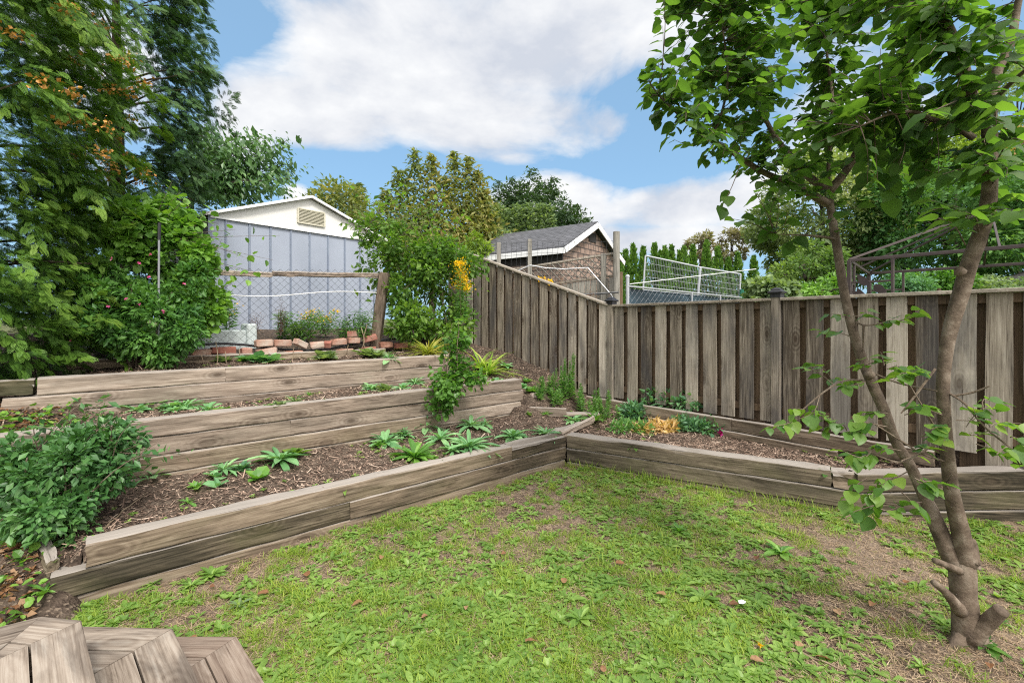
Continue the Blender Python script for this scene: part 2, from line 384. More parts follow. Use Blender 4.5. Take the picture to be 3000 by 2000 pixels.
# ---------------------------------------------------------------- terrain
C0 = np.array([.64, 5.6]); B1 = np.array([3.12, 4.13]); B2 = np.array([6.0, 3.72])
FC = np.array([1.5476, 7.3]); FL = np.array([-.822, .569]); FR = np.array([.652, -.758])
def lin_side(x, y, A, B):   # >0 behind (left of A->B)
    d = (B - A) / np.linalg.norm(B - A); return -(x - A[0]) * d[1] + (y - A[1]) * d[0]
def sstep(a, b, x): t = np.clip((x - a) / (b - a), 0, 1); return t * t * (3 - 2 * t)
def Hraw(x, y):
    x = np.asarray(x, float); y = np.asarray(y, float)
    u = N2[0] * x + N2[1] * y; v = D2[0] * x + D2[1] * y
    zt = np.where(u < 3.92, 0, np.where(u < 4.99, .32 + (u - 3.92) * .075, np.where(u < 6.03, .815, np.where(u < 7.2, 1.125 + (u - 6.03) * .03, 0))))
    zb = np.interp(u, [7.2, 7.4, 8.2, 9.5], [1.17, 1.27, 1.42, 1.5]); zt = np.where(u >= 7.2, zb, zt)
    zr = np.interp(u, [3.0, 3.9, 4.5, 5.0, 5.6, 6.3, 7.2, 9], [.29, .30, .36, .56, .82, 1.08, 1.27, 1.5])
    zl = np.interp(u, [3.0, 4, 5, 6, 7, 9], [0.0, .22, .62, .95, 1.2, 1.5])
    z = zt
    kr = sstep(4.12, 4.3, v); kr = np.where(u > 4.9, sstep(4.42, 4.55, v), kr)
    z = z * (1 - kr) + zr * kr
    zt0 = np.interp(u, [3.6, 4.15, 4.8, 5.05, 5.8, 6.1], [0, .31, .33, .6, .8, 1.0]); lw = 1 - sstep(-.2, -.05, v); z = z * (1 - lw) + zt0 * lw; kl = 1 - sstep(-.75, -.2, v); z = z * (1 - kl) + zl * kl
    bed = (lin_side(x, y, C0, B1) > .07) & (lin_side(x, y, B1, B2) > .07) & (u < 3.95)
    z = np.where(bed, .285, np.where(u < 3.92, np.where(v < -.1, z, 0), z))
    z = np.where((v > 4.05) & (u < 3.95) & ~bed, 0, z)
    fb = (v > 5.99) & (u < 4.6)
    z = np.where(fb, .5, z)
    return z
def H(x, y):
    z = Hraw(x, y); soil = z > .03
    return z + np.where(soil, (fbm(x, y, 2.2, 3) - .5) * .07 + (vnoise(x, y, 14, 5) - .5) * .022, (fbm(x, y, 1.5, 1) - .5) * .05)
def hit(px, py):
    """ground point seen in a given direction"""
    Y = np.linspace(1, 12, 2200); X = (px - CX) / F * Y; Z = CZ + (CY - py) / F * Y
    k = np.argmax(H(X, Y) > Z); return np.array([X[k], Y[k], H(X[k], Y[k])])
def hfield(name, xs, ys, fn, keep, mat):
    X, Y = np.meshgrid(xs, ys); Z = fn(X, Y); m = MB()
    nx = len(xs); i = (np.arange(len(ys) - 1)[:, None] * nx + np.arange(nx - 1)[None]).ravel()
    Q = np.stack([i, i + 1, i + 1 + nx, i + nx], 1)
    if keep is not None:
        cx = (X[:-1, :-1] + X[1:, 1:]).ravel() / 2; cy = (Y[:-1, :-1] + Y[1:, 1:]).ravel() / 2; Q = Q[keep(cx, cy)]
    m.add(np.stack([X.ravel(), Y.ravel(), Z.ravel()], 1), Q)
    return m.build(name, mat, smooth=True)
def soilmat(name, cols, sc=18, bump=.9):
    m, nt, out = newmat(name); tcn = nd(nt, 'ShaderNodeTexCoord'); P = tcn.outputs['Object']
    n = noise(nt, P, sc, 8, .7); n2 = noise(nt, P, 1.3, 4)
    v = nd(nt, 'ShaderNodeTexVoronoi'); v.inputs['Scale'].default_value = 70; nt.links.new(P, v.inputs['Vector'])
    sp = nd(nt, 'ShaderNodeSeparateColor'); nt.links.new(v.outputs['Color'], sp.inputs[0])
    f = math_(nt, 'ADD', math_(nt, 'MULTIPLY', n, .75), math_(nt, 'MULTIPLY', math_(nt, 'SUBTRACT', n2, .5), .5))
    k = len(cols) - 1; c = ramp(nt, f, [(.25 + .42 * i / k, cc) for i, cc in enumerate(cols)])
    c = mix(nt, math_(nt, 'MULTIPLY', ramp(nt, sp.outputs[0], [(.8, 0), (.9, 1)]), .55), c, (.26, .20, .15))
    b = nd(nt, 'ShaderNodeBsdfPrincipled'); b.inputs['Roughness'].default_value = .9; b.inputs['Specular IOR Level'].default_value = .2
    nt.links.new(c, b.inputs['Base Color']); bp = nd(nt, 'ShaderNodeBump'); bp.inputs['Strength'].default_value = bump; bp.inputs['Distance'].default_value = .02
    nt.links.new(math_(nt, 'ADD', n, math_(nt, 'MULTIPLY', v.outputs['Distance'], .5)), bp.inputs['Height']); nt.links.new(bp.outputs[0], b.inputs['Normal'])
    nt.links.new(b.outputs[0], out.inputs[0]); return m
M['soil'] = soilmat('mulched_soil', [(.028, .020, .015), (.075, .054, .041), (.14, .108, .084), (.24, .19, .15)])
M['lawnsoil'] = soilmat('dry_lawn_soil', [(.06, .043, .031), (.15, .11, .082), (.24, .185, .14), (.32, .255, .20)], 12)
M['farground'] = soilmat('yard_ground', [(.05, .06, .02), (.10, .12, .04), (.16, .17, .07)], 3)
def lawnkeep(x, y): return Hraw(x, y) < .5
o = hfield('lawn', np.arange(-3.6, 7.0, .06), np.arange(.2, 6.2, .06), lambda x, y: (fbm(x, y, 1.5, 1) - .5) * .05, lambda x, y: (N2[0] * x + N2[1] * y < 3.95) & (lin_side(x, y, C0, B1) < .1) | (lin_side(x, y, B1, B2) < .1) & (x > 2.6), M['lawnsoil']); tag(o, None, None, kind='structure')
o = hfield('garden_soil', np.arange(-7.2, 6.6, .03), np.arange(1.6, 10.2, .03), H, lambda x, y: Hraw(x, y) > .012, M['soil']); tag(o, None, None, kind='structure')
xs = np.concatenate([np.linspace(-900, -40, 12), np.linspace(-36, 36, 60), np.linspace(40, 900, 12)]); ys = np.concatenate([np.linspace(-60, -2, 8), np.linspace(0, 40, 50), np.linspace(46, 1500, 16)])
def HF(x, y):
    u = N2[0] * x + N2[1] * y; v = D2[0] * x + D2[1] * y
    z = np.interp(u, [3.9, 5.5, 8.5, 12], [-.08, .0, 1.3, 1.42]); z2 = np.interp(y, [2, 9, 14], [-.08, .5, 1.2])
    return np.where(v > 6.5, np.maximum(z, z2), z)
o = hfield('ground', xs, ys, HF, None, M['farground']); tag(o, None, None, kind='structure')

# ---------------------------------------------------------------- timber retaining walls
def timber_mesh(L, h, d, seed, rough=.006, chip=0.0, splitz=0.0):
    """rounded beam along +x, front face at y=0 (back at y=d), top at z=h"""
    n = max(8, int(L / .05)); xs = np.linspace(0, L, n); r = .012
    prof = [(0, r), (0, h * .35), (0, h * .7), (0, h - r), (r * .4, h - r * .35), (r, h), (d * .35, h), (d * .65, h), (d - r, h), (d, h - r), (d, r), (d - r, 0), (r, 0)]
    K = len(prof); V = np.zeros((n, K, 3)); rs = np.random.default_rng(seed)
    for k, (y, z) in enumerate(prof):
        V[:, k, 0] = xs
        a = fbm(xs, np.full(n, k * .7 + seed), 2.3, 1) - .5; b = fbm(xs, np.full(n, k * .9 + seed * 2), 6.0, 4) - .5
        V[:, k, 1] = y + (a * 1.2 + b) * rough * 1.6; V[:, k, 2] = z + (a + b * 1.3) * rough * 1.3
        if chip and z > h * .8 and y < d * .5:
            c = np.clip(vnoise(xs, xs * 0 + seed, 2.4, 7) - .62, 0, 1) * chip; V[:, k, 2] -= c; V[:, k, 1] += c * .6
        if splitz and 5 <= k <= 7:
            c = (k == 6) * splitz * sstep(.35, .6, vnoise(xs, xs * 0 + seed, 1.1, 9)); V[:, k, 2] -= c
    bow = (vnoise(xs, xs * 0 + seed * 1.7, .5, 2) - .5) * .02; V[:, :, 2] += bow[:, None] * 0; V[:, :, 1] += bow[:, None]
    V[0, :, 0] += (rs.random(K) - .5) * .012; V[-1, :, 0] += (rs.random(K) - .5) * .012
    i = np.arange(n - 1)[:, None] * K; j = np.arange(K)[None]; j2 = (j + 1) % K
    Q = np.stack([i + j, i + j2, i + K + j2, i + K + j], -1).reshape(-1, 4)
    Q = Q[:, ::-1]
    caps = [np.arange(K)[None], (np.arange(K) + (n - 1) * K)[None, ::-1]]
    m = MB(); m.add(V.reshape(-1, 3), [Q] + caps, rs.random()); return m
_ts = [11]
def timber(parent, a, b, ztop, h, mat, d=.15, gap=.003, zb=None, chip=0, split=0, name='timber', label=None, rough=.006):
    _ts[0] += 1
    a = np.array(a, float)[:2]; b = np.array(b, float)[:2]; L = np.linalg.norm(b - a); th = math.atan2(b[1] - a[1], b[0] - a[0])
    dz = (zb - ztop) if zb is not None else 0
    m = timber_mesh(L - gap, h - gap, d, _ts[0], rough, chip, split)
    if dz: m.v[0][:, 2] += m.v[0][:, 0] / L * dz
    o = m.build(name, mat, parent, loc=(a[0], a[1], ztop - h), rotz=th, world=False)
    if label: o['label'] = label
    return o
def vpx(px, u):  # distance along the wall line where it is seen at px
    k = (px - CX) / F; return (u * (N2[0] - k * N2[1])) / (k * D2[1] - D2[0])
w = thing('retaining_wall', 'lowest timber retaining wall along the lawn, dark stained with a split top beam', 'retaining wall', uv(3.83, 2, 0), 'tiered timber walls')
U = 3.83; vE = vpx(1659, U)
j1 = vpx(1500, U); j2 = vpx(1026, U)
timber(w, uv(U, vpx(253, U)), uv(U, j1), .365, .152, M['timber_mid'], chip=.05, split=.02)
timber(w, uv(U, j1), uv(U, vE - .004), .368, .152, M['timber_mid'], chip=.10, rough=.011)
timber(w, uv(U, vpx(146, U)), uv(U, j2), .213, .152, M['timber_dark'])
timber(w, uv(U, j2), uv(U, vE - .004), .213, .152, M['timber_mid'])
timber(w, uv(U + .01, vpx(200, U)), uv(U + .01, vE - .01), .061, .152, M['timber_mid'])
w = thing('retaining_wall', 'middle timber retaining wall of three stacked beams behind the leafy sprig', 'retaining wall', uv(4.91, 2, .3), 'tiered timber walls')
U = 4.91; e1 = vpx(1529, U); j = vpx(1272, U); k_ = vpx(853, U)
timber(w, uv(U, -.62), uv(U, j), .885, .155, M['timber'], chip=.03)
timber(w, uv(U, j), uv(U, e1), .885, .155, M['timber'])
timber(w, uv(U + .005, -.75), uv(U + .005, k_), .730, .155, M['timber'])
timber(w, uv(U + .005, k_), uv(U + .005, e1 + .03), .730, .155, M['timber'])
timber(w, uv(U, -.70), uv(U, j + .05), .575, .155, M['timber_mid'])
timber(w, uv(U, j + .05), uv(U, e1 - .01), .575, .155, M['timber'])
timber(w, uv(U + .01, -.5), uv(U + .01, e1 - .02), .42, .155, M['timber_mid'])
w = thing('retaining_wall', 'topmost timber retaining wall below the wire fence, pale weathered beams', 'retaining wall', uv(5.95, 2, .8), 'tiered timber walls')
U = 5.95; j = vpx(663, U); e1 = vpx(1345, U)
timber(w, uv(U, -.445), uv(U, j), 1.186, .158, M['timber'], chip=.02)
timber(w, uv(U, j), uv(U, e1), 1.184, .158, M['timber'], chip=.06)
timber(w, uv(U + .004, -.66), uv(U + .004, e1 - .02), 1.028, .158, M['timber'])
timber(w, uv(U, -.4), uv(U, e1 - .03), .870, .158, M['timber'])
# right bed
w = thing('raised_bed_wall', 'black stained timber edging of the right hand flower bed, rotten at its corner', 'bed edging', (C0[0], C0[1], 0))
d12 = (B1 - C0) / np.linalg.norm(B1 - C0); nn = np.array([-d12[1], d12[0]])
S1 = C0 + d12 * .004; Bm = C0 + d12 * 2.60
timber(w, S1, Bm, .360, .165, M['timber_dark'], chip=.05, split=.02)
timber(w, S1, C0 + d12 * 2.86, .195, .165, M['timber_dark'])
timber(w, S1 + nn * .01, B1 + nn * .01, .03, .12, M['timber_mid'])
timber(w, Bm + d12 * .01, C0 + d12 * 2.92 + nn * .03, .352, .15, M['timber_mid'], rough=.03, chip=.3, name='rotten_beam', label='crumbling brown rotten beam end')
d23 = (B2 - B1) / np.linalg.norm(B2 - B1)
timber(w, B1 - d23 * .10, B2, .358, .165, M['timber_dark'], chip=.03, split=.015, zb=.585)
timber(w, B1 - d23 * .02, B2, .193, .165, M['timber_dark'], chip=.02, zb=.42)
timber(w, B1 + d23 * .02 + np.array([0, .01]), B2, .028, .17, M['timber_dark'], zb=.255)
# sill beams at the fence foot
nF = np.array([-.758, -.652])
w = thing('fence_sill', 'grey timber sill beams lying along the foot of the board fence', 'timber sill', (FC[0], FC[1], .3))
q = lambda s, off: FC + FR * s + nF * off
timber(w, q(-.6, .18), q(1.9, .18), .505, .15, M['timber_mid'], d=.07)
timber(w, q(1.9, .18), q(3.75, .18), .505, .15, M['timber_mid'], d=.07)
timber(w, q(-.6, .2), q(3.0, .2), .355, .12, M['timber_mid'], d=.09)
# loose edging boards near the wall ends
w = thing('edging_board', 'low weathered board on edge running from the middle wall toward the weeds', 'edging board', (.2, 6.3, .4))
p1 = uv(4.86, 4.42); p2 = uv(4.42, 4.78)
timber(w, p1, p2, .50, .13, M['timber'], d=.04)
o = timber(None, uv(4.50, 4.72), uv(4.12, 5.12), .43, .045, M['timber'], d=.12, name='loose_plank'); tag(o, 'pale loose plank lying in front of the tall green weeds', 'plank')
o = timber(None, uv(3.99, 4.0), uv(4.05, 4.72), .36, .05, M['timber_mid'], d=.09, name='split_plank', rough=.02, zb=.385); tag(o, 'split dark plank half buried behind the bed corner', 'plank')
o = timber(None, uv(3.93, 4.18), uv(3.98, 4.84), .365, .09, M['timber'], d=.03, name='broken_plank', rough=.015, zb=.46); tag(o, 'broken tan board end sticking up at the corner of the beds', 'plank')
# left return edge of bottom bed
w = thing('bed_end_board', 'rotted board closing the left end of the lowest bed beneath the dark bush', 'edging board', uv(4.0, -.3, .1))
timber(w, uv(4.72, -.42), uv(3.92, -.26), .42, .2, M['timber_dark'], d=.05, rough=.02, chip=.1, zb=.28)
w = thing('broken_beam', 'short rotten beam stub under the cedar at the far left', 'beam', uv(6.0, -.8, 1))
timber(w, uv(5.98, -.78), uv(5.98, -.47), 1.17, .13, M['timber_dark'], rough=.03, chip=.3)

# ---------------------------------------------------------------- board fence
def xyz2(P, z): return np.array([P[0], P[1], z])
def fence_frame(d):  # columns: along, outward(front), up
    return d
def fence_run(parent, org, d, boards, mat_name='fence', name='fence_boards', thick=.019, front=.0):
    """boards: list of (s0, s1, zbot0, ztop0, zbot1, ztop1, off) ; front = distance off the line toward the viewer"""
    m = MB(); nf = np.array([d[1], -d[0]]) if (d[1] * 0 == 0) else None
    nf = np.array([d[1], -d[0]]);
    if np.dot(nf, -org) < 0: nf = -nf
    for (s0, s1, zb0, zt0, zb1, zt1, off) in boards:
        nz = 7; zs = np.linspace(0, 1, nz); V = []
        wob = (R.random() - .5) * .012; cup = (R.random() - .5) * .008
        for t in zs:
            for (s, sd) in ((s0, 0), (s1, 1)):
                zb, zt = (zb0, zt0) if sd == 0 else (zb1, zt1)
                e = (vnoise(t * 3 + s * 7, s * 3, 1.5, 3) - .5) * .008
                for o_ in (off, off - thick):
                    P = org + d * (s + e + wob * (t - .5)) + nf * (o_ + cup * t)
                    V.append([P[0], P[1], zb + (zt - zb) * t])
        Q = []
        for i in range(nz - 1):
            a = i * 4; b = a + 4
            Q += [[a, a + 2, b + 2, b], [a + 2, a + 3, b + 3, b + 2], [a + 3, a + 1, b + 1, b + 3], [a + 1, a, b, b + 1]]
        Q += [[0, 1, 3, 2], [(nz - 1) * 4, (nz - 1) * 4 + 2, (nz - 1) * 4 + 3, (nz - 1) * 4 + 1]]
        m.add(V, np.array(Q), R.random())
    th = math.atan2(d[1], d[0])
    return m.build(name, M[mat_name] if isinstance(mat_name, str) else mat_name, parent, loc=(org[0], org[1], .5), rotz=th)
def beam(m, A, B, w, h, tint=None, up=(0, 0, 1)):
    A = np.array(A, float); B = np.array(B, float); a = B - A; L = np.linalg.norm(a); a /= L
    s = np.cross(a, up); s /= np.linalg.norm(s); n = np.cross(s, a)
    m.box((0, -w / 2, -h / 2), (L, w / 2, h / 2), rot=np.stack([a, s, n], 1), org=A, tint=R.random() if tint is None else tint, bev=min(w, h) * .12)
def boxpost(m, P, w, z0, z1, d=None, tint=None, lean=(0, 0)):
    d = np.array([1, 0]) if d is None else d; a = np.array([d[0], d[1], 0]); b = np.array([-d[1], d[0], 0]); up = nrm(np.array([lean[0], lean[1], 1.]))
    m.box((-w / 2, -w / 2, 0), (w / 2, w / 2, z1 - z0), rot=np.stack([a, b, up], 1), org=(P[0], P[1], z0), tint=R.random() if tint is None else tint, bev=.006)
M['cap'] = simple('black_plastic_cap', [(.012, .012, .015), (.025, .025, .03)], 5, .45, 0)
def post_cap(parent, P, z, d, w=.1):
    m = MB(); a = np.array([d[0], d[1], 0]); b = np.array([-d[1], d[0], 0]); rot = np.stack([a, b, np.array([0, 0, 1.])], 1)
    def sl(prof):
        V = []
        for (r, zz) in prof:
            for (sx, sy) in ((-1, -1), (1, -1), (1, 1), (-1, 1)): V.append(rot @ np.array([sx * r, sy * r, zz]) + np.array([P[0], P[1], z]))
        Q = []
        for i in range(len(prof) - 1):
            for k in range(4): Q.append([i * 4 + k, i * 4 + (k + 1) % 4, i * 4 + 4 + (k + 1) % 4, i * 4 + 4 + k])
        Q.append([0, 3, 2, 1]); Q.append([len(prof) * 4 - 4 + k for k in range(4)]); m.add(V, np.array(Q), .5)
    sl([(.056, -.03), (.056, .012), (.074, .016), (.078, .034), (.060, .048), (.052, .052), (.050, .062), (.018, .085), (.006, .086)])
    return m.build('post_cap', M['cap'], parent, loc=(P[0], P[1], z))
zt_r = lambda s: 1.905 + .011 * s
fr = thing('board_fence', 'level board fence with black capped posts behind the right hand flower bed', 'fence', xyz2(FC, .5), 'weathered board fences')
bd = []; bk = []
sp = .2345
for bay in range(3):
    s0 = .055 + bay * 2.36
    for k in range(10):
        a = s0 + .012 + k * sp + R.normal() * .004; wd = .168 + R.normal() * .007
        zb = (.505 if a < 4.0 else .03) + R.random() * .02
        bd.append((a, a + wd, zb, zt_r(a) - .012, zb, zt_r(a + wd) - .012, .046))
        bk.append((a - .175, a + .012, min(.45, zb), zt_r(a) - .06, min(.45, zb), zt_r(a) - .06, -.03))
fence_run(fr, FC, FR, bd, 'fence', 'front_boards')
fence_run(fr, FC, FR, bk, 'fence_brown', 'rear_boards')
m = MB(); nf3 = np.array([nF[0], nF[1], 0]); P3 = lambda s, off, z: np.array([*(FC + FR * s + nF * off), z])
for bay in range(3):
    a = .05 + bay * 2.36; b = a + 2.26
    beam(m, P3(a, .03, zt_r(a) + .008), P3(b, .03, zt_r(b) + .008), .12, .034)
m.build('top_rail', M['rail'], fr, loc=P3(0, 0, 1.9))
m = MB()
for bay in range(3):
    a = .05 + bay * 2.36; b = a + 2.26
    beam(m, P3(a, .008, zt_r(a) - .055), P3(b, .008, zt_r(b) - .055), .034, .085)
    m2 = MB(); beam(m2, P3(a, .008, .66), P3(b, .008, .66), .034, .085); m2.build('lower_rail', M['fence_brown'], fr, loc=P3(a, 0, .66))
m.build('cross_rail', M['fence_brown'], fr, loc=P3(0, 0, 1.8))
for i in range(3):
    m = MB(); boxpost(m, FC + FR * 2.36 * i + nF * .03, .098, .35 if i < 2 else 0, zt_r(2.36 * i) + .055, FR)
    po = m.build('post', M['fence'], fr, loc=P3(2.36 * i, .03, .5)); post_cap(po, FC + FR * 2.36 * i + nF * .03, zt_r(2.36 * i) + .06, FR)
# raked section climbing to the left
fl = thing('board_fence', 'raked board fence climbing away to the left behind the tall weeds', 'fence', xyz2(FC, .6), 'weathered board fences')
def sL(px): k = (px - CX) / F; return (FC[0] - k * FC[1]) / (k * FL[1] - FL[0])
ztL = lambda s: np.interp(s, [0, 2.72, 3.6], [1.915, 2.90, 3.2]); zbL = lambda s: np.interp(s, [0, 1.716, 2.144, 3.6], [.50, .70, .84, 1.2])
bd = []; bk = []; s = .075; 
nFL = np.array([-.569, -.822])
for k in range(18):
    wd = .136 + R.normal() * .004
    bd.append((s, s + wd, zbL(s), ztL(s) - .03, zbL(s) + .0, ztL(s + wd) - .03, .04)); 
    if k < 30: bk.append((s - .04 - .055, s + .05, zbL(s) - .05, ztL(s - .09) - .1, zbL(s) - .05, ztL(s + .05) - .1, -.035)) if k < 7 else bk.append((s + .02, s + .10, zbL(s) - .05, ztL(s + .02) - .1, zbL(s) - .05, ztL(s + .1) - .1, -.035))
    s += .1785
fence_run(fl, FC, FL, bd, 'fence', 'front_boards'); fence_run(fl, FC, FL, bk, 'fence_brown', 'rear_boards')
P3L = lambda s, off, z: np.array([*(FC + FL * s + nFL * off), z])
m = MB(); beam(m, P3L(.05, .02, ztL(.05) - .005), P3L(2.72, .02, ztL(2.72) - .005), .11, .036); beam(m, P3L(2.72, .02, ztL(2.72) - .005), P3L(3.4, .02, ztL(3.4) - .005), .11, .036); m.build('top_rail', M['rail'], fl, loc=P3L(0, 0, 2))
m = MB(); beam(m, P3L(.05, .005, ztL(.05) - .09), P3L(3.3, .005, ztL(3.3) - .09 - .02), .034, .085); m2 = MB(); beam(m2, P3L(.05, .005, .66), P3L(3.3, .005, 1.2), .034, .085); m2.build('lower_rail', M['fence_brown'], fl, loc=P3L(0, 0, .6)); m.build('cross_rail', M['fence_brown'], fl, loc=P3L(0, 0, 1.8))
m = MB(); boxpost(m, FC + FL * 3.3 , .1, .9, ztL(3.3), FL); m.build('post', M['fence'], fl, loc=P3L(3.3, 0, 1))

# ---------------------------------------------------------------- pale blue-grey metal shed
M['shedwall'] = simple('blue_grey_metal', [(.27, .305, .375), (.30, .335, .41), (.32, .36, .435)], 1.2, .5, .05, 3, bscale=5)
M['shedseam'] = simple('blue_grey_seam_metal', [(.17, .20, .27), (.22, .26, .33)], 2, .5, 0)
M['gable'] = simple('cream_metal', [(.62, .615, .595), (.68, .675, .655)], 1.0, .55, 0)
M['vent'] = simple('ivory_vent_plastic', [(.50, .48, .38), (.58, .55, .45)], 3, .6, 0)
M['whitetrim'] = simple('white_painted_trim', [(.66, .67, .68), (.78, .79, .80)], 4, .55, .1)
M['shedside'] = simple('shaded_grey_metal', [(.10, .105, .12), (.15, .155, .17)], 2, .6, 0)  # shed metal darkened: the unlit side's shade is put into this colour
SY = 8.2; A = np.array([-.6365 * SY, SY]); sd = np.array([.622, .783]); sb = np.array([-.783, .622]); SW = 3.58; SD = 2.6
zE = 3.52; zP = 4.14; zB = 1.3
sh = thing('garden_shed', 'pale blue-grey metal garden shed with a cream gable behind the wire fence', 'shed', (A[0], A[1], zB))
P_ = lambda s, t, z: np.array([*(A + sd * s + sb * t), z])
m = MB(); m.add([P_(0, 0, zB), P_(SW, 0, zB), P_(SW, 0, zE), P_(0, 0, zE), P_(0, SD, zB), P_(SW, SD, zB), P_(SW, SD, zE), P_(0, SD, zE)], np.array([[0, 1, 2, 3], [1, 5, 6, 2], [5, 4, 7, 6]])); m.build('wall', M['shedwall'], sh, loc=P_(0, 0, zB))
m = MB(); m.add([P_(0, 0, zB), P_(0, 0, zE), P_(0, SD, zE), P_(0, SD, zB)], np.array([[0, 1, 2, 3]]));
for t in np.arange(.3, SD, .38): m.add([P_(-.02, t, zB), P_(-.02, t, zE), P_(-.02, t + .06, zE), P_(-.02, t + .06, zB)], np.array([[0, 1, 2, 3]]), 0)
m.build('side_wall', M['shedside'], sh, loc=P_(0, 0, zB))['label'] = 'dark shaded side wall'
m = MB()
for px in (661.6, 730.8, 792.4, 851.8, 907, 960.7, 1009.8, 1055, 1095):
    k = (px - CX) / F; s = (A[0] - k * A[1]) / (k * sd[1] - sd[0])
    for (a, b, c, e) in ((-.022, -.012, 0, .02), (-.012, .012, .02, .02), (.012, .022, .02, 0)):
        m.add([P_(s + a, -c, zB), P_(s + b, -e, zB), P_(s + b, -e, zE - .03), P_(s + a, -c, zE - .03)], np.array([[0, 1, 2, 3]]), .5)
m.add([P_(-.03, -.022, zB), P_(.03, -.022, zB), P_(.03, -.022, zE), P_(-.03, -.022, zE)], np.array([[0, 1, 2, 3]]), .9)
m.build('seam', M['shedseam'], sh, loc=P_(0, 0, zB))
gz = lambda s: zE + (zP - zE) * (1 - abs(s - SW / 2) / (SW / 2))
m = MB(); g0 = -.03
m.add([P_(0, g0, zE - .035), P_(SW, g0, zE - .035), P_(SW, g0, zE), P_(SW / 2, g0, zP), P_(0, g0, zE), P_(0, 0, zE - .035), P_(SW, 0, zE - .035)], [np.array([[0, 1, 2, 3, 4]]), np.array([[0, 5, 6, 1]])])
gb = m.build('gable', M['gable'], sh, loc=P_(0, 0, zE))
m = MB(); beam(m, P_(0, g0 - .006, zE - .04), P_(SW, g0 - .006, zE - .04), .012, .035, .9); beam(m, P_(SW/2, g0-.004, zE), P_(SW/2, g0-.004, zP-.02), .006, .006, .3, up=(0,1,0)); m.build('trim_strip', M['whitetrim'], gb, loc=P_(0, 0, zE))
m = MB(); k = (909 - CX) / F; sv = (A[0] - k * A[1]) / (k * sd[1] - sd[0]); z0, z1 = 3.62, 3.90; va, vb = sv - .28, sv + .28
beam(m, P_(va, g0 - .02, z0), P_(vb, g0 - .02, z0), .03, .025); beam(m, P_(va, g0 - .02, z1), P_(vb, g0 - .02, z1), .03, .025)
beam(m, P_(va, g0 - .02, z0), P_(va, g0 - .02, z1), .025, .03, up=(.6, .8, 0)); beam(m, P_(vb, g0 - .02, z0), P_(vb, g0 - .02, z1), .025, .03, up=(.6, .8, 0))
for i in range(9):
    z = z0 + .02 + i * .0285; m.add([P_(va, g0 - .035, z), P_(vb, g0 - .035, z), P_(vb, g0 - .004, z + .024), P_(va, g0 - .004, z + .024)], np.array([[0, 1, 2, 3]]), .5)
m.build('vent', M['vent'], gb, loc=P_(sv, 0, z0))
m = MB()
for (s0, s1) in ((-.1, SW / 2), (SW / 2, SW + .1)):
    za = zE + (zP - zE) * (min(s0, SW - s0) / (SW / 2)) + .02 if s0 < SW / 2 else zP + .02; zb_ = zP + .02 if s1 == SW / 2 else zE - .035 + .02
    if s0 < 0: za = zE - .035 + .02
    V = [P_(s0, -.12, za), P_(s1, -.12, zb_), P_(s1, SD + .1, zb_), P_(s0, SD + .1, za)]; V += [v + np.array([0, 0, .025]) for v in V]
    m.add(V, np.array([[0, 3, 2, 1], [4, 5, 6, 7], [0, 1, 5, 4], [2, 3, 7, 6], [0, 4, 7, 3], [1, 2, 6, 5]]), .6)
rf = m.build('roof', M['gable'], sh, loc=P_(0, 0, zE))
m = MB(); beam(m, P_(-.11, -.125, zE - .025), P_(SW / 2, -.125, zP + .028), .02, .05, .8); beam(m, P_(SW / 2, -.125, zP + .028), P_(SW + .11, -.125, zE - .025), .02, .05, .8); m.build('roof_edge', M['whitetrim'], rf, loc=P_(0, 0, zE))

# ---------------------------------------------------------------- chain-link fence with grey wooden rail and leaning post
M['wire'] = simple('galvanised_wire_dark', [(.03, .032, .035), (.07, .075, .08)], 8, .5, 0, metallic=.3)
M['wirepale'] = simple('galvanised_pipe', [(.35, .37, .40), (.46, .48, .51)], 5, .4, 0, metallic=.4)
def chainlink(m, A, B, zb, zt, cell=.056, r=.0028, sag=0.0):
    A = np.array(A[:2], float); B = np.array(B[:2], float); L = np.linalg.norm(B - A); d = (B - A) / L; n = int(L / cell)
    for i in range(n):
        s0 = i * cell; t0 = s0 / L; z0 = zb(t0); z1 = zt(t0) + sag * math.sin(s0 * 2.2); k = int((z1 - z0) / (cell * .92)); pts = []
        for j in range(k + 1):
            s = s0 + (0 if (j + i) % 2 == 0 else cell); P = A + d * s; pts.append([P[0], P[1], z0 + (z1 - z0) * j / k])
        for sgn in (0,):
            P = np.array(pts); m.tube(P, r, 3, .5, cap=False)
UF = 7.33
zr_ = lambda t: 2.30 + .14 * t
cf = thing('chain_link_fence', 'sagging chain-link fence with a bleached wooden top rail in front of the metal shed', 'fence', uv(UF, 1, 1.2))
vA, vB = -.6, 3.46
m = MB(); chainlink(m, uv(UF, vA), uv(UF, vB), lambda t: 1.20 + .06 * t, lambda t: zr_(t) + .05, sag=.012); m.build('wire_mesh', M['wire'], cf, loc=uv(UF, vA, 1.2))
jr = vpx(800, UF)
timber(cf, uv(UF + .02, vA), uv(UF + .02, jr), zr_(.3) + .02, .075, M['timber'], d=.05, zb=zr_(.55) + .0, rough=.014, name='top_rail')
timber(cf, uv(UF + .02, jr), uv(UF + .02, vB), zr_(.55) + .02, .075, M['timber'], d=.05, zb=zr_(1) + .03, rough=.014, name='top_rail')
m = MB(); pb = uv(UF, vB - .12, 1.12); pt = uv(UF - .02, vB + .06, 2.47)
up = nrm(pt - pb); a = nrm(np.cross(up, [0, 1, 0])); b = np.cross(a, up); m.box((-.078, -.078, 0), (.078, .078, np.linalg.norm(pt - pb)), rot=np.stack([a, b, up], 1), org=pb, bev=.015)
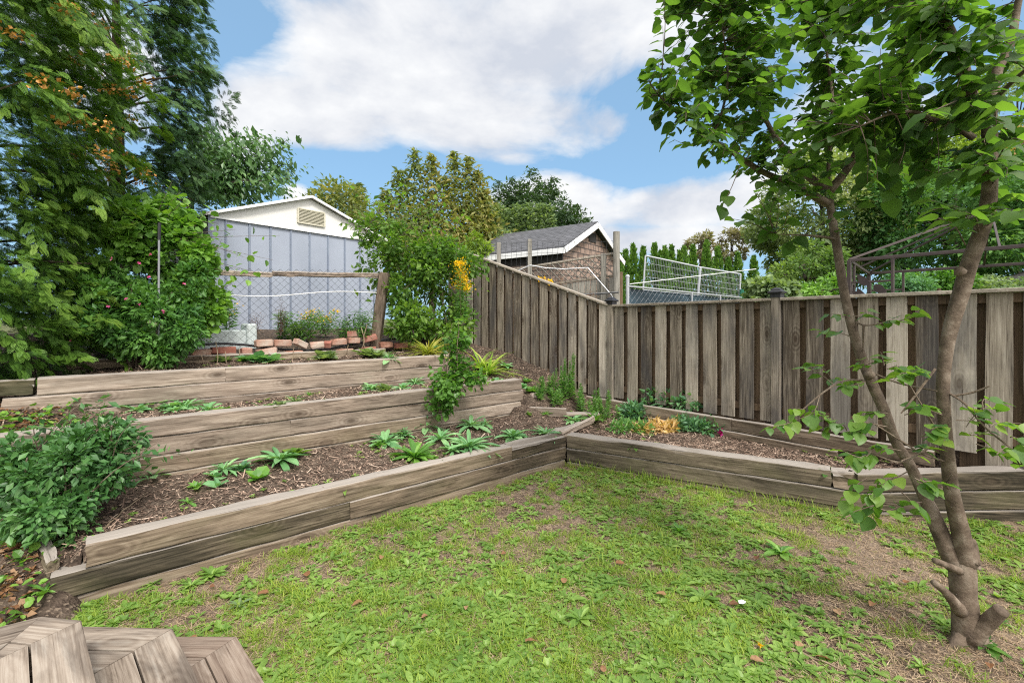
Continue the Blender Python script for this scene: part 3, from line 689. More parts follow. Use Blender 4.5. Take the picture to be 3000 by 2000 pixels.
m.build('leaning_post', woodmat('rotting_post_wood', [(.035, .024, .018), (.10, .07, .05), (.19, .145, .11), (.28, .23, .18)], 2, .6, knots=.5), cf, loc=pb)
m = MB(); m.tube([uv(UF - .02, v, zr_((v - vA) / 4.06) - .28 + .02 * math.sin(v * 3) - .05 * math.exp(-((v - 1.8) / .9) ** 2)) for v in np.linspace(.4, vB, 24)], .006, 5); o = m.build('white_cable', simple('white_cable_plastic', [(.7, .7, .7), (.8, .8, .8)], 4, .4, 0), None, loc=uv(UF, 2, 2)); tag(o, 'thin white cable strung slackly across the wire mesh', 'cable')
m = MB(); m.tube([at(465, 1086, 5.35), at(465, 850, 5.35), at(466, 702, 5.35)], .011, 8, .9); po = m.build('clothes_pole', simple('dull_grey_pole', [(.16, .165, .18), (.24, .25, .27)], 5, .5, 0), None, loc=at(465, 1086, 5.35)); tag(po, 'thin grey pole with a black upper end among the leaves left of the shed', 'pole')
m = MB(); m.tube([at(466, 702, 5.35), at(467, 653, 5.35)], .017, 8, .5); m.build('sleeve', M['cap'], po, loc=at(466, 702, 5.35))
m = MB(); hp = [(520,1025),(560,1014),(600,1008),(660,1006),(720,1010),(780,1018),(840,1024),(900,1026),(960,1022),(1010,1013),(1060,1003),(1110,996),(1160,992),(1230,993)]
m.tube([at(x, y, np.interp(x, [520, 1230], [5.85, 8.3]) - .12) for x, y in hp], .016, 8); o = m.build('black_hose', M['cap'], None, loc=at(800, 1020, 6.6), smooth=True); tag(o, 'black plastic hose slung along the foot of the chain-link fence', 'hose')
# ================================================================ leaf materials
M['cedar'] = leafmat('cedar_foliage', [(0.015,0.041,0.010),(0.041,0.105,0.017),(0.097,0.194,0.027),(0.186,0.284,0.044),(0.322,0.347,0.056)], .22, .55, .25, 1.5, seed=1)
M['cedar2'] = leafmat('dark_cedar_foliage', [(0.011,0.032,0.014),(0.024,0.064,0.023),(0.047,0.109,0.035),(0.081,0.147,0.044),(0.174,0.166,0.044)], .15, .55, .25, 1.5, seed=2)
M['cone'] = leafmat('orange_seed_cone', [(.30,.14,.03),(.45,.22,.05),(.5,.30,.09)], .1)
M['oval'] = leafmat('oval_shrub_leaf', [(0.046,0.117,0.023),(0.104,0.219,0.036),(0.168,0.312,0.053),(0.320,0.469,0.090)], .3, .4, .4, 1.8)
M['rose'] = leafmat('dark_shrub_leaf', [(0.029,0.090,0.026),(0.063,0.162,0.036),(0.116,0.244,0.050),(0.189,0.324,0.083)], .25, .45, .35, 1.8)
M['lilac'] = leafmat('blue_green_shrub_leaf', [(0.028,0.083,0.026),(0.052,0.141,0.039),(0.094,0.208,0.059),(0.189,0.316,0.098)], .18, .42, .45, 2.2)
M['mul'] = leafmat('bright_sapling_leaf', [(0.042,0.091,0.021),(0.083,0.170,0.032),(0.152,0.250,0.043),(0.276,0.387,0.064)], .38, .5, .3, 1.2)
M['lush'] = leafmat('lush_sprig_leaf', [(0.036,0.099,0.022),(0.073,0.171,0.032),(0.121,0.244,0.048),(0.242,0.343,0.085)], .38, .42, .4, 3)
M['willow'] = leafmat('olive_tree_leaf', [(0.048,0.077,0.028),(0.102,0.137,0.045),(0.162,0.199,0.065),(0.270,0.232,0.081),(0.364,0.206,0.081)], .3, .6, .2, .7)
M['plum'] = leafmat('drooping_dark_leaf', [(0.027,0.072,0.027),(0.055,0.126,0.039),(0.098,0.190,0.062),(0.156,0.252,0.098)], .22, .4, .45, 1.2)
M['dark'] = leafmat('distant_dark_leaf', [(0.017,0.037,0.019),(0.034,0.070,0.028),(0.064,0.109,0.040),(0.118,0.156,0.062)], .2, .6, .2, .6)
M['sage'] = leafmat('pale_sage_leaf', [(0.073,0.121,0.061),(0.133,0.194,0.097),(0.218,0.290,0.145),(0.315,0.387,0.206)], .3, .6, .2, 1)
M['mid'] = leafmat('woodland_leaf', [(0.041,0.092,0.028),(0.091,0.163,0.045),(0.173,0.255,0.071),(0.283,0.347,0.102)], .3, .6, .2, .8)
M['mixed'] = leafmat('mottled_hedge_leaf', [(0.053,0.090,0.050),(0.120,0.165,0.076),(0.195,0.255,0.101),(0.300,0.330,0.151),(0.390,0.330,0.168)], .3, .6, .2, .9)
M['spruce'] = leafmat('blue_spruce_needle', [(0.051,0.085,0.075),(0.094,0.144,0.135),(0.152,0.220,0.212),(0.220,0.304,0.287)], .1, .6, .2, 1.2)
M['lime'] = leafmat('yellow_green_leaf', [(0.088,0.143,0.022),(0.154,0.231,0.039),(0.242,0.330,0.055),(0.352,0.418,0.088)], .35, .6, .2, 1)
M['orange'] = leafmat('autumn_leaf', [(0.160,0.100,0.040),(0.256,0.160,0.060),(0.320,0.240,0.090),(0.224,0.240,0.080)], .3, .6, .2, 1)
M['pinkish'] = leafmat('thin_mauve_leaf', [(.12,.10,.08),(.20,.17,.13),(.26,.25,.15),(.20,.24,.11)], .3, .6, .2, 1)
M['arb'] = leafmat('arborvitae_foliage', [(0.034,0.086,0.018),(0.075,0.165,0.029),(0.135,0.250,0.043),(0.220,0.315,0.057)], .2, .6, .2, 1.5)
M['maple'] = leafmat('deep_green_leaf', [(0.027,0.077,0.023),(0.058,0.144,0.039),(0.115,0.229,0.058),(0.210,0.320,0.098)], .28, .6, .2, .8)
M['near'] = leafmat('broad_tree_leaf', [(0.031,0.072,0.020),(0.052,0.111,0.026),(0.084,0.158,0.035),(0.130,0.210,0.044)], .52, .42, .4, 2.5, tcol=1.45)
M['nearbright'] = leafmat('young_tree_leaf', [(0.044,0.109,0.025),(0.088,0.180,0.037),(0.154,0.252,0.048),(0.242,0.326,0.069)], .42, .42, .4, 2.5, tcol=1.4)
M['rosette'] = leafmat('fleshy_rosette_leaf', [(0.076,0.186,0.076),(0.129,0.289,0.119),(0.215,0.391,0.172),(0.365,0.558,0.257)], .2, .45, .45, 4)
M['rosbright'] = leafmat('bright_rosette_leaf', [(0.060,0.153,0.030),(0.100,0.234,0.042),(0.170,0.324,0.060),(0.250,0.396,0.096)], .3, .42, .45, 4)
M['gold'] = leafmat('goldenrod_leaf', [(0.059,0.145,0.045),(0.101,0.224,0.063),(0.168,0.317,0.090),(0.269,0.422,0.144)], .3, .5, .3, 3)
M['peony'] = leafmat('peony_leaf', [(0.046,0.129,0.064),(0.082,0.193,0.091),(0.137,0.274,0.127),(0.200,0.354,0.164)], .25, .45, .35, 3)
M['straw'] = leafmat('dry_straw_leaf', [(.38,.24,.10),(.50,.34,.16),(.60,.44,.22),(.66,.52,.30)], .25, .6, .3, 6)
M['yellow'] = leafmat('yellow_flower', [(.55,.33,.01),(.70,.45,.015),(.78,.55,.03)], .25, .6, .2, 6)
M['pink'] = leafmat('pink_flower', [(.45,.05,.20),(.55,.10,.30),(.65,.25,.40)], .25, .6, .2, 6)
M['magenta'] = leafmat('magenta_flower', [(.45,.01,.20),(.55,.015,.28),(.62,.04,.34)], .25, .5, .2, 6)
M['iris'] = leafmat('strap_leaf', [(0.110,0.220,0.033),(0.198,0.330,0.055),(0.352,0.418,0.088),(0.495,0.330,0.110)], .3, .5, .3, 5)
M['daylily'] = leafmat('yellowing_strap_leaf', [(.16,.22,.04),(.28,.30,.06),(.40,.36,.10),(.46,.36,.16)], .3, .5, .3, 5)
M['grass'] = leafmat('lawn_grass_blade', [(0.091,0.162,0.022),(0.162,0.247,0.034),(0.270,0.347,0.053),(0.432,0.421,0.088)], .35, .5, .3, 1.2)
M['weed'] = leafmat('lawn_weed_leaf', [(0.079,0.164,0.029),(0.133,0.234,0.044),(0.203,0.315,0.066),(0.328,0.420,0.129)], .3, .45, .4, 1.2)
M['thatch'] = leafmat('dry_thatch', [(0.183,0.122,0.082),(0.320,0.231,0.150),(0.434,0.332,0.233),(0.548,0.443,0.326)], .15, .7, .2, 2)
M['chip'] = leafmat('bark_mulch_chip', [(0.054,0.036,0.025),(0.162,0.108,0.082),(0.360,0.260,0.198),(0.700,0.576,0.468)], .0, .85, .2, 8)
M['deadleaf'] = leafmat('fallen_brown_leaf', [(0.112,0.051,0.028),(0.208,0.102,0.048),(0.288,0.170,0.095),(0.336,0.255,0.171)], .15, .6, .3, 3)

# ================================================================ generic plant builders
def blob_points(n, c, r, shell=.55):
    """points in an ellipsoid, thicker toward its surface"""
    d = rdir(n); rr = (R.random(n) ** (1 / 3.)) * (1 - shell) + shell * (.75 + .3 * R.random(n)); rr = np.minimum(rr, 1.12)
    return np.array(c) + d * rr[:, None] * np.array(r), d
def lumpy(n, c, r, k=26, cr=.34, shell=.6, flat=.8, holes=.0):
    """clumped crown: clump centres spread through an ellipsoid, leaves round each clump"""
    cd_, _ = blob_points(k, c, np.array(r) * .82, .7); rad = np.mean(r) * cr * (.6 + .8 * R.random(k))
    w = rad ** 2; idx = R.choice(k, n, p=w / w.sum()); d = rdir(n)
    P = cd_[idx] + d * (rad[idx] * (.35 + .75 * R.random(n) ** .6))[:, None] * np.array([1, 1, flat])
    ct = R.random(k)[idx]
    return P, nrm(d + .5 * nrm(P - np.array(c))), ct
def leaves(m, P, out, size, tmpl, droop=.3, upn=.6, sv=.3, tint=None, ws=1.0, rnd=.7):
    n = len(P); along = nrm(out + rdir(n) * rnd + np.array([0, 0, -droop])); nor = nrm(np.array([0, 0, upn]) + rdir(n) * .6 + out * .25)
    sz = size * (1 + sv * R.normal(size=n)).clip(.45, 1.7)
    m.inst(tmpl[0], tmpl[1], frames(along, nor, sz, ws), P, R.random(n) if tint is None else tint)
def limb(m, pts, r0, r1, k=6, wig=.0, n=10):
    pts = np.array(pts, float); t = np.linspace(0, 1, len(pts)); tt = np.linspace(0, 1, n)
    # smooth interpolation
    Pn = np.stack([np.interp(tt, t, pts[:, i]) for i in range(3)], 1)
    if len(pts) > 2:
        for _ in range(2): Pn[1:-1] = (Pn[:-2] + 2 * Pn[1:-1] + Pn[2:]) / 4
    if wig: Pn[1:-1] += R.normal(size=(n - 2, 3)) * wig
    m.tube(Pn, r0 + (r1 - r0) * tt ** .8, k, .5); return Pn
def tree(name, label, cat, base, c, r, n, size, mat, tmpl=L_SMALL, k=26, cr=.34, trunk=.12, droop=.3, group=None, bark='bark_dark', limbs=7, flat=.8, extra=None, tints=None, ws=1.0, upn=.6):
    t = thing(name, label, cat, base, group); base = np.array(base, float); c = np.array(c, float)
    m = MB(); top = c + np.array([0, 0, r[2] * .35]); limb(m, [base, base * .5 + c * .5 + R.normal(size=3) * .05, top], trunk, trunk * .3, 7)
    for i in range(limbs):
        a = base + (top - base) * (.35 + .6 * R.random()); e, _ = blob_points(1, c, np.array(r) * .85, .8); limb(m, [a, (a + e[0]) / 2 + np.array([0, 0, .06 * r[2]]), e[0]], trunk * .35, .01, 5, .01 * r[0])
    m.build('trunk', M[bark], t, loc=base, smooth=True)
    m = MB(); P, out, ct = lumpy(n, c, r, k, cr, flat=flat)
    leaves(m, P, out, size, tmpl, droop, tint=np.clip(.65 * ct + .35 * R.random(n), 0, 1), ws=ws, upn=upn)
    if extra: extra(m)
    m.build('crown', M[mat], t, loc=base); return t
def shoots(t, m_st, m_lf, base, tips, size, tmpl, n, r0=.008, droop=.2, spread=.02, t0=.15, stemtint=.5):
    """slender stems from base to each tip with leaves set alternately along them"""
    for tip in tips:
        b = np.array(base if np.ndim(base) == 1 else base[R.integers(len(base))], float); tip = np.array(tip, float)
        mid = (b * .45 + tip * .55) + np.array([(b[0] - tip[0]) * .15, 0, .06 * abs(tip[2] - b[2])]) + R.normal(size=3) * .02
        Pn = limb(m_st, [b, mid, tip], r0, r0 * .25, 4, n=10)
        T = nrm(Pn[-1] - Pn[0]); k = n; tt = t0 + (1 - t0) * (np.arange(k) + R.random(k) * .6) / k; tt = tt.clip(0, 1)
        P = np.stack([np.interp(tt, np.linspace(0, 1, 10), Pn[:, i]) for i in range(3)], 1)
        side = nrm(np.cross(T, rdir(1)[0])); bs = np.cross(T, side); ph = np.arange(k) * 2.4 + R.random() * 6
        out = nrm(np.cos(ph)[:, None] * side + np.sin(ph)[:, None] * bs + T * .45)
        leaves(m_lf, P + out * spread, out, size * (1.05 - .45 * tt)[:, None][:, 0].mean() if False else size, tmpl, droop, upn=.8, rnd=.25)
def ros(m, n, L, tmpl, elev=(.15, 1.1), w=1.0):
    ph = np.arange(n) * 2.399 + R.random() * 6; el = np.linspace(elev[0], elev[1], n) + R.normal(size=n) * .08
    al = np.stack([np.cos(ph) * np.cos(el), np.sin(ph) * np.cos(el), np.sin(el)], 1)
    nor = np.stack([-np.cos(ph) * np.sin(el), -np.sin(ph) * np.sin(el), np.cos(el)], 1) + R.normal(size=(n, 3)) * .12
    sz = L * (1.05 - .45 * np.linspace(0, 1, n)) * (1 + .22 * R.normal(size=n)).clip(.5, 1.5)
    return frames(al, nor + R.normal(size=(n, 3)) * .15, sz, w * (1 + .18 * R.normal(size=n)).clip(.6, 1.4))
# ================================================================ background trees
G = lambda px, py, Y: at(px, py, Y)
def T(px, Y, z0, x0, x1, y0, y1, Yr, **kw): pass
def crown_from(x0, x1, y0, y1, Y, depth=None):
    a = at(x0, y1, Y); b = at(x1, y0, Y); c = (a + b) / 2; r = np.array([(b[0] - a[0]) / 2, depth or (b[0] - a[0]) / 2, (b[2] - a[2]) / 2]); return c, r
def bgtree(name, label, cat, box, Y, n, size, mat, z0=1.4, **kw):
    c, r = crown_from(*box, Y, kw.pop('depth', None)); base = np.array([c[0], c[1], z0]); return tree(name, label, cat, base, c, r, n, size, M and mat, **kw)
# olive and willow-leaved trees behind the sapling
bgtree('olive_leaved_tree', 'wispy low olive tree peeping over the metal shed roof ridge', 'tree', (880,1120,525,760), 17, 5000, .16, 'willow', tmpl=L_SMALL, group='background trees', droop=.1, k=30)
def plumes(cx_list, Y, n, size, spread):
    def f(m):
        for (px, y0, y1, w) in cx_list:
            t = R.random(n); P = at(px, y1, Y) + (at(px, y0, Y) - at(px, y1, Y)) * t[:, None]
            P += R.normal(size=(n, 3)) * np.array([w, w, .1]) * ((1 - t) ** .7 + .08)[:, None]
            o = rdir(n); o[:, 2] = abs(o[:, 2]) * .6; leaves(m, P, nrm(o), size, L_THIN, .5, ws=1.9, tint=np.clip(R.random(n) * .6 + (.4 if px > 1250 else .15), 0, 1))
    return f
PL = [(1215,440,720,.42),(1170,500,740,.5),(1265,455,700,.4),(1330,445,720,.45),(1375,460,720,.42),(1300,520,760,.6),(1400,500,730,.5),(1130,560,760,.45),(1050,540,740,.35),(1250,600,820,.7),(1350,600,820,.6),(1420,560,740,.4),(1180,640,840,.6)]
bgtree('willow_leaved_tree', 'tall feathery olive and russet tree rising behind the bright green sapling', 'tree', (1100,1440,600,830), 18, 2600, .17, 'willow', tmpl=L_THIN, extra=plumes(PL, 18, 900, .2, .4), group='background trees', ws=1.9, limbs=12)
bgtree('dark_tree', 'dense dark green tree behind the brick shingled shed roof', 'tree', (1440,1700,520,760), 23, 9000, .17, 'dark', group='background trees', k=40, cr=.28, extra=plumes([(1560,495,620,.7),(1500,520,640,.6),(1620,520,640,.6),(1690,600,680,.5),(1460,530,660,.6),(1715,640,690,.3)], 23, 500, .17, .4), limbs=10)
def spikes(box, Y, n, k, size, hgt):
    def f(m):
        for _ in range(k):
            px = box[0] + (box[1] - box[0]) * R.random(); py = box[2] + (box[3] - box[2]) * R.random() * .7; P0 = at(px, py, Y - .3 * R.random()); q = n // k; t = R.random(q)
            P = P0 + np.stack([R.normal(size=q) * .05, R.normal(size=q) * .05, t * hgt], 1); ph = R.random(q) * 6.28
            out = np.stack([np.cos(ph), np.sin(ph), np.full(q, .7)], 1); leaves(m, P, nrm(out), size, L_THIN, .1, ws=1.8, rnd=.2)
    return f
bgtree('pale_shrub', 'pale sage green shrub with upright shoots beside the shingled roof', 'shrub', (1380,1590,670,790), 19, 5000, .15, 'sage', tmpl=L_THIN, extra=spikes((1385,1620,650,720), 19, 7000, 70, .16, .75), ws=2.0, group='background trees')
bgtree('yellowing_bush', 'yellowing bush low between the sapling and the shingled shed', 'shrub', (1340,1440,690,790), 16, 1500, .13, 'lime', group='background trees', k=12)
# right-hand far trees
for i, (bx, lab) in enumerate([((2005,2100,665,790), 'thin mauve grey tree, the left one above the conifer hedge'), ((2085,2200,655,800), 'thin mauve grey tree with a bare trunk touching the leafy thicket')]):
    bgtree('sparse_tree', lab, 'tree', bx, 24, 1500, .17, 'pinkish', k=22, cr=.2, limbs=12, trunk=.09, group='background trees')
bgtree('mottled_tree', 'large mottled light green tree mass behind the left stem of the near tree', 'tree', (2180,2640,390,860), 20, 26000, .17, 'mixed', k=70, cr=.2, group='background trees', trunk=.2)
bgtree('mottled_tree', 'olive shrubby growth low behind the flower shrub and the fence', 'shrub', (2230,2480,700,900), 16, 9000, .13, 'mid', k=40, cr=.24, group='background trees')
bgtree('blue_spruce', 'blue green spruce showing between leaves of the near tree', 'tree', (2540,2740,360,900), 21, 14000, .16, 'spruce', tmpl=L_THIN, k=80, cr=.16, flat=.4, group='background trees', ws=2.2)
bgtree('lime_tree', 'yellow green feathery tree left of the thick right stem', 'tree', (2640,2900,230,620), 23, 12000, .2, 'lime', tmpl=L_THIN, ws=2.0, k=50, cr=.2, group='background trees')
bgtree('deep_green_tree', 'dark green tree mass behind the gazebo frame', 'tree', (2480,3120,410,900), 18, 40000, .17, 'maple', k=80, cr=.2, group='background trees', trunk=.2)
bgtree('autumn_tree', 'orange tinged tree at the right edge above the gazebo peak', 'tree', (2850,3120,360,640), 20, 9000, .17, 'orange', k=40, cr=.22, group='background trees')
bgtree('tall_grey_tree', 'pale tall tree at the far right behind the upper branches', 'tree', (2760,3200,150,480), 26, 9000, .2, 'sage', k=50, cr=.2, group='background trees')
bgtree('low_green_shrub', 'bright green low shrub behind the fence between the two stems', 'shrub', (2640,2830,790,880), 13, 3500, .12, 'lush', k=20, group='background trees')
bgtree('flower_shrub', 'round pale leaved shrub just above the capped fence post', 'shrub', (2180,2330,820,905), 11, 3000, .11, 'sage', tmpl=L_ROUND, k=16, cr=.34, group='background trees', z0=.9)
bgtree('low_green_shrub', 'mixed low shrub right of the round pale shrub', 'shrub', (2320,2500,815,900), 12, 3500, .11, 'oval', k=20, group='background trees', z0=.9)
bgtree('low_green_shrub', 'pale low hedge of small leaves at the far right above the fence', 'shrub', (2820,3080,825,880), 12.5, 4000, .1, 'sage', k=24, group='background trees', z0=.9)
bgtree('low_green_shrub', 'blue green low shrub inside the gazebo frame', 'shrub', (2560,2720,810,880), 12.5, 3000, .11, 'peony', k=20, group='background trees', z0=.9)
# arborvitae row
tips = [(1833,735),(1855,720),(1884,727),(1917,717),(1948,727),(1968,722),(1991,738),(2004,725),(2030,722),(2070,708),(2103,727),(2134,760),(2162,745),(2208,755),(1815,745),(1935,740)]
ord_ = sorted(tips)
words = ['leftmost small conifer of the hedge, by the tall grey post','second conifer from the left end of the hedge','narrow conifer third in the hedge row','pointed conifer above the left end of the metal panel','conifer between two taller ones over the metal panel','slim conifer fifth of the row behind the panel','conifer of the hedge just left of the panel centre','conifer of the hedge behind the panel centre','shorter conifer near the panel centre post','conifer with forked tip at the panel centre','broad conifer right of the panel centre post','tallest broad conifer of the hedge above the panel','conifer left of the low dip in the hedge','low conifer at the dip near the panel end','conifer by the panel end, brownish foot','rightmost conifer of the hedge next to the thicket']
for i, (px, py) in enumerate(ord_):
    Y = 19 + .5 * (i % 3); top = at(px, py, Y); h = top[2] - .9; r0 = .42 + .12 * R.random(); t = thing('conifer', words[i], 'conifer', (top[0], top[1], .9), 'arborvitae conifers in the hedge row')
    m = MB(); m.tube([(top[0], top[1], .9), (top[0], top[1], top[2] - .2)], [.05, .01], 5); m.build('trunk', M['bark_dark'], t, loc=(top[0], top[1], .9))
    n = 2600; tt = R.random(n) ** 1.25; ph = R.random(n) * 6.28; lump = 1 + .25 * np.sin(ph * 3 + tt * 14 + i) + .15 * R.normal(size=n)
    rr = r0 * (1 - tt) ** .75 * lump * (.55 + .45 * R.random(n)); P = np.stack([top[0] + np.cos(ph) * rr, top[1] + np.sin(ph) * rr, .9 + tt * h], 1)
    m = MB(); leaves(m, P, nrm(np.stack([np.cos(ph), np.sin(ph), np.full(n, 1.6)], 1)), .13, L_SMALL, -.2, rnd=.4); m.build('crown', M['arb'], t, loc=(top[0], top[1], .9))
# drooping plum tree left of the shed
t = thing('fruit_tree', 'dark drooping-leaved fruit tree reaching over the left end of the shed roof', 'tree', (-7.6, 11, 1.4))
m = MB(); ml = MB(); b0 = np.array([-7.6, 11, 1.4]); hub = at(560, 560, 11)
limb(m, [b0, (b0 + hub) / 2, hub], .14, .07, 7)
br = [(700,385),(640,400),(600,370),(765,400),(845,410),(870,480),(840,500),(800,440),(720,430),(750,520),(690,500),(815,545),(640,480),(600,440),(700,560),(770,590),(560,350),(660,590),(600,560),(860,525),(740,470),(660,440),(680,540),(620,520)]
for (px, py) in br:
    e = at(px, py, 10.4 + 1.2 * R.random()); Pn = limb(m, [hub + R.normal(size=3) * .1, (hub + e) / 2 + np.array([0, 0, .12]), e], .03, .006, 5, .02)
    n = 210; tt = .25 + .75 * R.random(n) ** .7; P = np.stack([np.interp(tt, np.linspace(0, 1, 10), Pn[:, i]) for i in range(3)], 1) + R.normal(size=(n, 3)) * np.array([.16, .2, .12])
    o = nrm(np.stack([R.normal(size=n) * .5 + .3, R.normal(size=n) * .5, R.normal(size=n) * .3], 1)); leaves(ml, P, o, .15, L_SMALL, .9, ws=.85, rnd=.3)
m.build('trunk', M['bark_dark'], t, loc=b0); ml.build('crown', M['plum'], t, loc=b0)

# ================================================================ cedars at the left
def cedar(label, cx, cy, z0, z1, rfun, n, size, mat, face, cones=0, spread=(.0, .75)):
    t = thing('cedar_tree', label, 'cedar', (cx, cy, z0), 'cedars at the left'); m = MB()
    limb(m, [(cx, cy, z0), (cx + .05, cy, (z0 + z1) / 2), (cx, cy, z1)], .16, .03, 8)
    ml = MB()
    a0 = math.atan2(-cy, -cx)  # toward the camera
    nb = n // 30; ph = a0 + face + (R.random(nb) - .5) * 2 * 2.1; z = z0 + (z1 - z0) * R.random(nb) ** .9
    lump = 1 + .28 * (fbm(ph * 1.6 + 40, z * .9, 1.6, 2) - .5) * 2 + .30 * (vnoise(ph * 2, z, 2.6, 6) - .5) * 2
    dpb = R.random(nb) ** 1.5; rr = rfun(z) * lump * (1 - spread[1] * dpb * .6) - .22
    B0 = np.stack([cx + np.cos(ph) * rr, cy + np.sin(ph) * rr, z], 1); ob = np.stack([np.cos(ph), np.sin(ph), np.zeros(nb)], 1)
    ba = nrm(ob * .7 + np.array([0, 0, .05]) + rdir(nb) * .6); bn = nrm(np.array([0, 0, .75]) + ob * .45 + rdir(nb) * .4); bs = nrm(np.cross(ba, bn)); bL = .24 + .26 * R.random(nb)
    q = np.repeat(np.arange(nb), 30); n = len(q); tt = R.random(n) ** .8; sg = np.where(R.random(n) < .5, -1., 1.); so_ = sg * (1 - tt) * R.random(n) * .42
    P = B0[q] + ba[q] * (tt * bL[q])[:, None] + bs[q] * (so_ * bL[q])[:, None] + np.array([0, 0, -1.]) * (.28 * bL[q] * (tt ** 2 + so_ ** 2 * 2))[:, None] + rdir(n) * .018
    al = nrm(ba[q] + bs[q] * (sg * (.9 - .6 * tt))[:, None] + np.array([0, 0, -.35]) + rdir(n) * .3); nor = nrm(bn[q] + rdir(n) * .35); out = ob[q]; dep = dpb[q]
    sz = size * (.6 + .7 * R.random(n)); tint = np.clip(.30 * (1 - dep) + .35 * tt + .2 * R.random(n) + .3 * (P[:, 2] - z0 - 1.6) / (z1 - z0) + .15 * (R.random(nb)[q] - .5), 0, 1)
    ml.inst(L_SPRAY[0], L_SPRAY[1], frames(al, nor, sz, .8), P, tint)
    for _ in range(60):
        i = R.integers(n); limb(m, [(cx, cy, P[i, 2] - .3), (np.array([cx, cy, P[i, 2]]) + P[i]) / 2, P[i]], .025, .006, 4)
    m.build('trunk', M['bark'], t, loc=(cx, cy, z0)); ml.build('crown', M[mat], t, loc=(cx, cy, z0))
    if cones:
        mc = MB()
        for _ in range(cones):
            i = None
            while i is None:
                q = R.integers(n)
                if dep[q] < .25 and P[q, 2] > 3.2 and P[q, 1] > 1 and -.02 < (1500 + 1392 * P[q, 0] / P[q, 1]) / 400 < 1 and 935 - 1392 * (P[q, 2] - CZ) / P[q, 1] > -40 + 500 * R.random() ** 2 - 100: i = q
            kk = 34; c = P[i] + out[i] * .10; PP = c + R.normal(size=(kk, 3)) * np.array([.045, .045, .03]); leaves(mc, PP, rdir(kk), .034, L_SMALL, 0, ws=1.6)
        mc.build('cones', M['cone'], t, loc=(cx, cy, z0))
    return t
cedar('big light green cedar with orange seed cones filling the left edge', -5.62, 4.55, 1.0, 6.2, lambda z: np.interp(z, [1.0, 1.6, 2.4, 3, 4.5, 6.2], [1.15, 1.25, 1.2, 1.35, 1.5, 1.3]), 56000, .098, 'cedar', .0, cones=38)
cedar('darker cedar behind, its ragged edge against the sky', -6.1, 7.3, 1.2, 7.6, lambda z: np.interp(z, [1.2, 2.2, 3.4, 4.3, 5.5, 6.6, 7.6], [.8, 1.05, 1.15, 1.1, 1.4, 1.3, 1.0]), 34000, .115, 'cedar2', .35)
# ================================================================ shrubs behind the top wall
def shrub(name, label, cat, base, blobs, n, size, mat, tmpl=L_SMALL, stems=8, droop=.2, group=None, fl=None, tips=None, tipn=16, stemmat='bark', upn=.7, ws=1.0, k=8, cr=.4, rst=.012, tsize=None):
    base = np.array(base, float); t = thing(name, label, cat, base, group); ms = MB(); ml = MB()
    tot = sum(np.prod(r) ** (2 / 3) for _, r in blobs)
    for (c, r) in blobs:
        q = int(n * np.prod(r) ** (2 / 3) / tot); P, out, ct = lumpy(q, c, r, k, cr); leaves(ml, P, out, size, tmpl, droop, tint=.5 * ct + .5 * R.random(q), upn=upn, ws=ws)
        for _ in range(max(2, stems // len(blobs))):
            e, _d = blob_points(1, c, np.array(r) * .8, .6); limb(ms, [base + np.append(R.normal(size=2) * .05, 0), (base + e[0]) / 2 + R.normal(size=3) * .05, e[0]], rst, .004, 5, .01)
    if tips: shoots(t, ms, ml, [np.array(c) for c, _ in blobs], tips, tsize or size, tmpl, tipn, .006, droop)
    ms.build('stems', M[stemmat], t, loc=base); ml.build('foliage', M[mat], t, loc=base)
    if fl:
        for (p, s) in fl[1]:
            mf = MB(); k_ = 9; leaves(mf, np.repeat(np.array(p)[None], k_, 0) + R.normal(size=(k_, 3)) * s * .2, rdir(k_), s, L_ROUND, 0, ws=1.1)
            mf.build('flower', M[fl[0]], t, loc=p)
    return t
def eb(x0, x1, y0, y1, Y, dp=None): c, r = crown_from(x0, x1, y0, y1, Y, dp); return (c, r)
shrub('flowering_shrub', 'dark green shrub with small pink flowers and bare twisted stems under the cedar', 'shrub', (at(400,1083,5.5)),
      [eb(230,470,790,950,5.3,.4), eb(300,620,850,1030,5.4,.45), eb(200,420,900,1010,5.2,.35), eb(420,640,760,930,5.7,.4), eb(330,560,980,1075,5.4,.3), eb(260,400,760,860,5.5,.3)], 9500, .065, 'rose', stems=16, k=14, cr=.3,
      fl=('pink', [(at(x, y, 5.0), .020) for x, y in ((224,778),(327,757),(539,831),(434,810),(372,876),(407,893),(318,897),(208,996),(440,745),(410,770),(480,912))]), rst=.016)
shrub('oval_leaved_shrub', 'light green shrub with oval leaves climbing round the thin pole', 'shrub', (at(520,1040,6.3)),
      [eb(400,560,570,720,5.9,.4), eb(440,620,660,860,5.9,.4), eb(330,520,620,790,5.8,.4), eb(520,660,820,990,5.9,.35), eb(300,460,600,720,5.7,.3)], 6500, .078, 'oval', L_ROUND, stems=14, k=12, cr=.34,
      tips=[at(x, y, 5.9 + .3 * R.random()) for x, y in ((690,672),(800,762),(735,760),(650,700),(600,640),(545,585),(505,530),(560,600),(625,610),(660,760),(700,790),(760,800),(820,690),(640,655),(575,660),(530,560),(480,560),(690,830),(740,820))], tipn=13)
